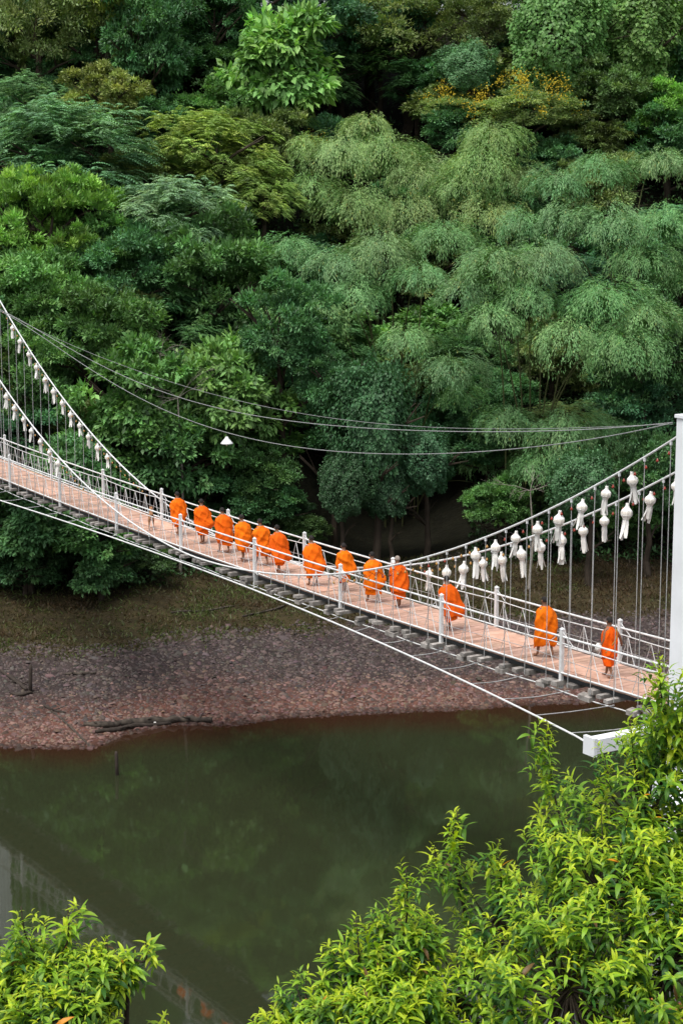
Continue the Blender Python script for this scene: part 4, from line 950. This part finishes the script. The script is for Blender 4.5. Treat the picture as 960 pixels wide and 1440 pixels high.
for n_, (fx, fy, H, stv, ln_, hem, bul, turn, hr, lb) in enumerate(MK):
    P, ii_, vv = deck_point(fx, fy); vv2 = min(max(vv, 0.42), WID - 0.42); P = P + WV * (vv2 - vv)
    t = empty('person', tuple(P), HEAD + turn); setp(t, lb, 'person', 'monks walking in line over the bridge')
    last = n_ == 12
    me, hc, s = body_mesh(H, stv, ln_, last); b = link('body', me, M_skin, t)
    link('hair', hair_mesh(hc, s), M_hair, t, None, (hr, hr, hr) if hr < 2 else (14, 13.5, 13))
    tint = random.choice([(1, 1, 1), (0.95, 0.86, 1), (1.0, 1.15, 1), (0.88, 0.75, 1), (1.0, 1.05, 1)]) if not last else (1.0, 0.72, 0.9)
    hemz = 0.33 + random.uniform(-0.03, 0.05); pr = [(z, x, y) for z, x, y in SKIRT]
    o = link('lower_robe', cloth(H, stv, ln_, 40 + n_, hemz if not last else 0.36, 1.0, pr, 0.028, (0, 0, 0.0)), M_robe, t, None, tint); solid(o)
    up = UPPER if not last else [(z, min(x, 0.205) if z > 0.5 else x * 0.86, y * 0.86) for z, x, y in UPPER]
    if last: up = [(z, x * (0.92 if z > 1.2 else 1), y) for z, x, y in up]
    wsc = random.uniform(0.97, 1.06) if n_ != 7 else 0.9
    up = [(z, x * (wsc if z < 1.3 else 1), y * (wsc if z < 1.3 else 1)) for z, x, y in up]
    o = link('upper_robe', cloth(H, stv, ln_, 90 + n_, hem, 1.425, up, 0.05, (bul[0], bul[1], bul[2] * 1.3), 0.035, 0.0 if last else 1.0), M_robe, t, None, tint); solid(o)
    if last:
        pts = []
        for k in range(15):
            f = k / 14; ang = -0.35 - 2.3 * f; z = 1.36 - 0.62 * f; rx = 0.235; ry = 0.185; pts.append((rx * s * math.cos(ang) * (0.75 + 0.25 * min(1, f * 3)), ry * s * math.sin(ang) + ln_ * (z - .9), z * s))
        mb = MB().tube(pts, 0.017, 5); mb.build('strap', M_strap, t)
    if n_ == 9:
        mb = MB(); q = hc + np.array([-0.15, -0.02, -0.10]); mb.lathe([(0.02, -0.09), (0.05, -0.06), (0.065, 0.0), (0.05, 0.06), (0.02, 0.09)], 10, tuple(q)); mb.build('hand_cloth', M_paper, t, True)
P, _, vv = deck_point(855, 953); sd = P - WV * 0.30 + ZV * 0.86 + U * 0.1
mb = MB(); mb.lathe([(0.035, -0.10), (0.075, -0.08), (0.095, 0.0), (0.085, 0.07), (0.05, 0.1), (0.055, 0.12)], 14); o = mb.build('alms_bowl', M_paper, None, True, loc=tuple(sd)); setp(o, 'small white bowl carried at the left side of the last monk', 'bowl')

# the dog ahead of the line
P, _, vv = deck_point(213, 744)
dog = empty('dog', tuple(P), HEAD - 0.45); setp(dog, 'tan dog walking ahead of the monks on the bridge deck', 'dog')
V = []; E = []; R = []
def a_(x, y, z, r, p=None):
    V.append((x, y, z)); R.append(r); k = len(V) - 1
    if p is not None: E.append((p, k))
    return k
pv = a_(0, -0.24, 0.50, (0.085, 0.095)); bl = a_(0, -0.03, 0.49, (0.085, 0.09), pv); cs = a_(0, 0.20, 0.50, (0.10, 0.13), bl); nk = a_(0, 0.36, 0.62, 0.075, cs); hd_ = a_(0, 0.46, 0.74, 0.075, nk); mz = a_(0, 0.56, 0.71, 0.045, hd_); a_(0, 0.64, 0.69, 0.032, mz)
tl_ = a_(0, -0.36, 0.56, 0.03, pv); t2_ = a_(0, -0.46, 0.68, 0.022, tl_); a_(0, -0.42, 0.80, 0.014, t2_)
for sg in (-1, 1):
    a_(0.05 * sg, 0.43, 0.85, 0.02, hd_)
    y = 0.07 * sg; h = a_(0.075 * sg, -0.22 + y * .3, 0.42, 0.06, pv); kn = a_(0.08 * sg, -0.18 + y, 0.31, 0.042, h); hk = a_(0.08 * sg, -0.30 + y, 0.19, 0.026, kn); pa = a_(0.08 * sg, -0.27 + y, 0.05, 0.023, hk); a_(0.08 * sg, -0.21 + y, 0.022, 0.024, pa)
    y = -0.08 * sg; sh = a_(0.08 * sg, 0.20, 0.40, 0.055, cs); el = a_(0.08 * sg, 0.16 + y * .6, 0.28, 0.034, sh); wr = a_(0.08 * sg, 0.19 + y, 0.14, 0.026, el); pa = a_(0.08 * sg, 0.19 + y, 0.045, 0.023, wr); a_(0.08 * sg, 0.25 + y, 0.022, 0.024, pa)
link('body', skin_mesh('body', V, E, R), M_fur, dog)

# ------------------------------------------------------------------ things on the bank and in the shallows
def stake(px, py, h, r, label, lean=0.05, name='wooden_stake', water_=False):
    P = gpt(px, py) if not water_ else at_z(px, py, 0.0)
    mb = MB().tube([(0, 0, -0.4), (lean * 0.3, 0, h * 0.4), (lean, 0.02, h * 0.85), (lean * 1.1, 0.02, h)], [r * 1.05, r, r * 0.95, r * 0.7], 8)
    setp(mb.build(name, M_post, None, True, loc=tuple(P)), label, 'stake')
stake(43, 974, 1.25, 0.085, 'dark wooden stake standing upright on the gravel bank')
stake(165, 1090, 0.95, 0.07, 'dark wooden stake rising from the shallow water', -0.02, water_=True)
def log(pxs, rad, label, name='driftwood_log', m=None, cat='driftwood', lift=0.0, side=0):
    P = [gpt(*p) for p in pxs]; o0 = P[0]; pts = []
    for k, p in enumerate(P): p = p.copy(); p[2] = max(float(ground_z(p[0], p[1])), -0.05) + rad * 0.7 + (lift if 0 < k < len(P) - 1 else 0); pts.append(p - o0)
    n = len(pts); fine = []
    for k in range(n - 1):
        for j in range(4):
            f = j / 4; fine.append(pts[k] * (1 - f) + pts[k + 1] * f + rng.normal(0, rad * 0.22, 3))
    fine.append(pts[-1]); rr = [rad * (0.55 + 0.45 * math.sin(math.pi * (0.12 + 0.8 * k / (len(fine) - 1)))) * random.uniform(0.75, 1.2) for k in range(len(fine))]
    mb = MB().tube(fine, rr, 8)
    for q in range(side):
        p = fine[random.randrange(2, len(fine) - 2)]; a = random.uniform(0, 6.28); l = random.uniform(0.3, 0.8)
        mb.tube([p, p + np.array([math.cos(a) * l * .6, math.sin(a) * l * .6, 0.12]), p + np.array([math.cos(a) * l, math.sin(a) * l, 0.1 + random.uniform(0, .2)])], [rad * 0.4, rad * 0.25, rad * 0.1], 5)
    setp(mb.build(name, m or M_wood, None, True, loc=tuple(o0)), label, cat)
log([(118, 1020), (150, 1024), (190, 1020), (225, 1016), (260, 1014), (298, 1017)], 0.17, 'long grey driftwood log lying along the waterline', side=5)
log([(135, 1031), (165, 1028), (195, 1022), (240, 1019)], 0.10, 'thin dark driftwood branch beside the long log', m=M_post, side=3)
log([(72, 1000), (85, 1010), (108, 1032), (128, 1052)], 0.045, 'slender pale pole sloping down the gravel to the water', name='pole', cat='pole')
log([(2, 945), (20, 958), (38, 972)], 0.10, 'dark fallen branch leading to the upright stake', m=M_post, side=2)
log([(15, 977), (30, 979), (46, 976)], 0.08, 'short log lying at the foot of the stake', m=M_post)
log([(92, 949), (110, 949), (136, 948)], 0.07, 'small pale log lying alone on the gravel', side=2)
log([(60, 992), (75, 1000), (92, 1004)], 0.07, 'broken stick at the upper end of the pale pole', m=M_post, side=2)
log([(240, 862), (285, 860), (330, 853)], 0.05, 'thin branch lying across the bank grass', side=4)
log([(340, 868), (385, 858), (415, 846)], 0.05, 'curved dry branch on the grass behind the wind cable', side=3)
P = gpt(218, 1019); mb = MB().lathe([(0.03, 0.0), (0.06, 0.02), (0.075, 0.05), (0.05, 0.10), (0.02, 0.11)], 10); setp(mb.build('litter_bag', M_paper, None, True, loc=tuple(P + ZV * 0.02)), 'crumpled white bag caught under the driftwood log', 'litter')

def twigs(px, py, y, size, n, label, seed):
    P = at_y(px, py, y); r = random.Random(seed); mb = MB()
    def br(p, d, l, rad, lv):
        e = p + d * l; m_ = (p + e) / 2 + np.array([r.uniform(-1, 1), r.uniform(-1, 1), r.uniform(-.5, 1)]) * l * 0.07
        mb.tube([p, m_, e], [rad, rad * 0.8, rad * 0.5], 4)
        if lv:
            for _ in range(3):
                d2 = d + np.array([r.uniform(-.7, .7), r.uniform(-.7, .7), r.uniform(-.6, .5)]); br(p + (e - p) * r.uniform(0.4, 1), d2 / np.linalg.norm(d2), l * 0.6, rad * 0.5, lv - 1)
    gz = float(ground_z(P[0], P[1])); base = np.array([0, 0, gz - P[2]]); mb.tube([base, base * 0.5 + np.array([0.2, 0, 0]), np.zeros(3)], [0.08, 0.06, 0.03], 6)
    for k in range(n): a = r.uniform(0, 6.28); dd = np.array([math.cos(a), math.sin(a) * 0.5 - 0.4, r.uniform(-0.1, 0.7)]); br(np.zeros(3), dd / np.linalg.norm(dd), size * r.uniform(0.6, 1), 0.018, 2)
    setp(mb.build('dead_shrub', M_twig, None, loc=tuple(P)), label, 'dead shrub')
twigs(745, 690, 93.5, 1.5, 5, 'leafless bleached twigs hanging before the lower bamboo', 3)
twigs(250, 560, 94.0, 1.6, 5, 'bare grey twigs poking out of the large-leaved trees', 5)
twigs(225, 500, 97.0, 1.4, 4, 'dry brown twigs above the trees behind the lamp', 8)

# ------------------------------------------------------------------ near-bank shrubs
def leaf_template(bend, twist, w):
    """lance-shaped leaf of length 1 along +X, bent downwards, with a folded midrib"""
    n = 5; V = []
    for k in range(n + 1):
        f = k / n; x = (math.sin(bend * f) / bend); z = -(1 - math.cos(bend * f)) / bend
        hw = w * (math.sin(math.pi * min(1, f ** 0.8)) ** 0.9) if 0 < k < n else 0.0
        tw_ = twist * f
        if k in (0, n): V.append((x, 0, z))
        else: V += [(x, -hw * math.cos(tw_), z + hw * 0.35 - hw * math.sin(tw_)), (x, 0, z), (x, hw * math.cos(tw_), z + hw * 0.35 + hw * math.sin(tw_))]
    T = [(0, 1, 2), (0, 2, 3)]
    for k in range(n - 2):
        a = 1 + 3 * k; T += [(a, a + 3, a + 4), (a, a + 4, a + 1), (a + 1, a + 4, a + 5), (a + 1, a + 5, a + 2)]
    a = 1 + 3 * (n - 2); e = len(V) - 1; T += [(a, e, a + 1), (a + 1, e, a + 2)]
    return np.array(V), np.array(T)
LEAVES = [leaf_template(b, t, w) for b, t, w in ((0.8, 0.2, 0.115), (1.3, -0.2, 0.125), (1.7, 0.3, 0.115), (0.5, -0.3, 0.10), (1.5, 0.0, 0.14), (1.0, 0.4, 0.12))]
LEAFM = [np_mesh('leaf', v, t, np.ones((len(v), 3)), True) for v, t in LEAVES]
def shrub(lobes, dist, base_px, label, nshoot, seed, spires=()):
    """lobes: (px, py, radius px, extra distance). Shoots end on the lobes' skins; stems run back to the root."""
    r = np.random.default_rng(seed)
    bx = (base_px - 480) / FPX * dist * 1.0; by = dist + 0.25; base = np.array([bx, by, float(ground_z(bx, by))])
    t = empty('shrub', tuple(base)); setp(t, label, 'shrub', 'shrubs of the near bank')
    L = [(at_y(px, py, dist + dd), rp * dist / FPX) for px, py, rp, dd in lobes]
    area = np.array([l[1] ** 2 for l in L]); pr = area / area.sum()
    tips = []; dirs = []
    while len(tips) < nshoot:
        k = r.choice(len(L), p=pr); c, R_ = L[k]; u = r.normal(size=3); u /= np.linalg.norm(u)
        if u[1] > 0.45: continue
        p = c + u * R_ * r.uniform(0.3, 1.0) ** 0.5
        tips.append(p); d = u * 0.6 + np.array([0, -0.1, 0.9]) + r.normal(0, 0.2, 3); dirs.append(d / np.linalg.norm(d))
    sp_ = []
    for px, py, ln in spires:                          # tall leading shoots
        sp_.append((at_y(px, py, dist), at_y(px + 6, py + ln + 15, dist)))
        for k in range(int(ln / 9)):
            tips.append(at_y(px + r.normal(0, 5), py + k * 9, dist) + r.normal(0, 0.012, 3)); d = np.array([r.normal(0, 0.45), r.normal(0, 0.45), 1.0]); dirs.append(d / np.linalg.norm(d))
    tips = np.array(tips); dirs = np.array(dirs); S = len(tips)
    per = 18; age = np.tile(np.linspace(0, 1, per), (S, 1))     # 0 at the tip
    ln = r.uniform(0.11, 0.21, S)
    pos = tips[:, None, :] - dirs[:, None, :] * (age * ln[:, None])[:, :, None]
    a1 = np.cross(dirs, [0.3, 0.2, 1.0]); a1 /= np.linalg.norm(a1, axis=1, keepdims=True); a2 = np.cross(dirs, a1)
    phi = (np.arange(per) // 2)[None, :] * 1.571 * 1.08 + (np.arange(per) % 2)[None, :] * math.pi + r.uniform(0, 6.28, S)[:, None] + r.normal(0, 0.25, (S, per))
    rad = a1[:, None, :] * np.cos(phi)[:, :, None] + a2[:, None, :] * np.sin(phi)[:, :, None]
    upness = 1.25 * (1 - age) ** 1.5 + 0.12
    X = rad + dirs[:, None, :] * upness[:, :, None]; X[:, :, 2] += 0.05; X = X.reshape(-1, 3); X /= np.linalg.norm(X, axis=1, keepdims=True)
    up = np.tile(np.array([0, 0, 1.0]), (len(X), 1)) + np.repeat(dirs, per, 0) * 0.9 + r.normal(0, 0.2, (len(X), 3))
    Y = np.cross(up, X); Y /= np.linalg.norm(Y, axis=1, keepdims=True); Z = np.cross(X, Y)
    sz = (0.040 + 0.042 * np.clip(age * 2.2, 0, 1)).ravel() * r.uniform(0.65, 1.3, len(X)) * np.repeat(r.uniform(0.8, 1.2, S), per)
    M = np.stack([X, Y, Z], 2) * sz[:, None, None]; P = pos.reshape(-1, 3)
    lead = np.zeros(S); lead[nshoot:] = -0.2
    ag = np.clip(age.ravel() * 1.0 + np.repeat(r.normal(0, 0.22, S) + lead, per) + r.normal(0, 0.08, len(X)), 0, 1)[:, None]
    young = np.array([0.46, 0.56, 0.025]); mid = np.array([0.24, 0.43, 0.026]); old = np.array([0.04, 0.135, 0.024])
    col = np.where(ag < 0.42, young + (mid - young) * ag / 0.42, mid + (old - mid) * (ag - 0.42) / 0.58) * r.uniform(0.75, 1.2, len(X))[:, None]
    yel = r.uniform(0, 1, len(X)) < 0.002; col[yel] = np.array([0.75, 0.30, 0.02]); brn = r.uniform(0, 1, len(X)) < 0.006; col[brn] = np.array([0.16, 0.09, 0.03])
    var = r.integers(0, 6, len(X))
    # the 300 leaves that show largest become parts, the rest stay one mass
    w = P - np.array([0, 0, CAMZ]); dist_ = np.linalg.norm(w, axis=1); face = np.abs(np.einsum('ij,ij->i', Z, w)) / dist_
    yv = 720 - FPX * (w[:, 1] * sP + w[:, 2] * cP) / (w[:, 1] * cP - w[:, 2] * sP)
    score = sz * (0.3 + face) / dist_ ** 4 * (yv < 1440) * (w[:, 0] / w[:, 1] < 0.186) * (1.2 - 0.5 * ag[:, 0])
    sel = np.argsort(-score)[:300]; issel = np.zeros(len(X), bool); issel[sel] = True
    out = []
    for k in range(6):
        idx = np.where((var == k) & ~issel)[0]; tv, tt = LEAVES[k]
        VV = np.einsum('nij,mj->nmi', M[idx], tv) + (P[idx] - base)[:, None, :]
        out.append((VV.reshape(-1, 3), (tt[None] + (np.arange(len(idx)) * len(tv))[:, None, None]).reshape(-1, 3), np.repeat(col[idx], len(tv), 0)))
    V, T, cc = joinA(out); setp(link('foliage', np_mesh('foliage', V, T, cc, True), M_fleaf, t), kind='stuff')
    for i in sel:
        o = link('leaf', LEAFM[var[i]], M_fleaf, t, None, col[i]); mw = Matrix.Identity(4)
        for q in range(3):
            for c_ in range(3): mw[q][c_] = M[i][q, c_]
            mw[q][3] = P[i][q] - base[q]
        o.matrix_local = mw
    # stems: main limbs to each lobe, twigs to a share of the shoots
    for c, R_ in L:
        a = base + r.normal(0, 0.1, 3) * np.array([1, 1, 0]); m1 = a * 0.5 + c * 0.5 + r.normal(0, 0.08, 3) + np.array([0, 0, -0.1]); mb = MB()
        mb.tube(list(bez([a - base, m1 - base, (m1 * 0.4 + c * 0.6) - base, c - base], 9)), list(np.linspace(0.035, 0.009, 9)), 6); mb.build('stem', M_bark, t, True)
    for a, b_ in sp_:
        j = int(np.argmin([np.linalg.norm(b_ - c) - R_ for c, R_ in L])); mb = MB(); mb.tube(list(bez([a - base, b_ - base, b_ * 0.7 + L[j][0] * 0.3 - base, L[j][0] - base], 9)), list(np.linspace(0.003, 0.008, 9)), 5); mb.build('stem', M_bark, t, True)
    mb = MB()
    for k in range(0, nshoot, 2):
        j = int(np.argmin([np.linalg.norm(tips[k] - c) - R_ for c, R_ in L])); c = L[j][0] - base; e = tips[k] - dirs[k] * 0.03 - base; m_ = (c + e) / 2 + np.array([0, 0, -0.05])
        mb.tube([c, m_, e], [0.007, 0.005, 0.002], 4, False)
    setp(mb.build('twig_mass', M_bark, t), kind='stuff')
shrub([(905, 1140, 130, 0.2), (850, 1260, 150, -0.2), (940, 1010, 70, 0.2), (985, 1080, 110, 0.3), (700, 1290, 85, 0.1), (780, 1200, 70, 0.1), (800, 1390, 170, -0.5), (940, 1350, 150, -0.5), (640, 1215, 42, 0.2), (650, 1400, 110, -0.3), (1010, 1250, 150, 0.0)],
      9.6, 860, 'tall leafy shrub with yellow-green shoot tips in front of the bridge tower', 1080, 5,
      [(768, 1012, 130), (925, 918, 90), (642, 1140, 60), (850, 1065, 60), (885, 1010, 60), (700, 1180, 50), (960, 940, 90), (610, 1190, 40)])
shrub([(560, 1330, 75, 0.1), (500, 1370, 65, 0.0), (430, 1410, 58, 0.0), (560, 1430, 90, -0.2), (390, 1445, 45, 0.0), (480, 1450, 80, -0.2)], 9.2, 500, 'low spreading shrub at the foot of the tall one, over the water', 430, 6, [(570, 1215, 60), (500, 1290, 40)])
shrub([(75, 1350, 65, 0.1), (30, 1330, 52, 0.2), (140, 1365, 55, 0.0), (90, 1420, 90, -0.2), (10, 1400, 80, 0.0), (180, 1345, 22, 0.0), (-40, 1380, 80, 0.1)], 8.8, 70, 'rounded shrub with orange-yellow leaves growing apart from the others', 400, 7, [(30, 1275, 50), (95, 1275, 40), (205, 1325, 20), (150, 1320, 30), (235, 1432, 14)])
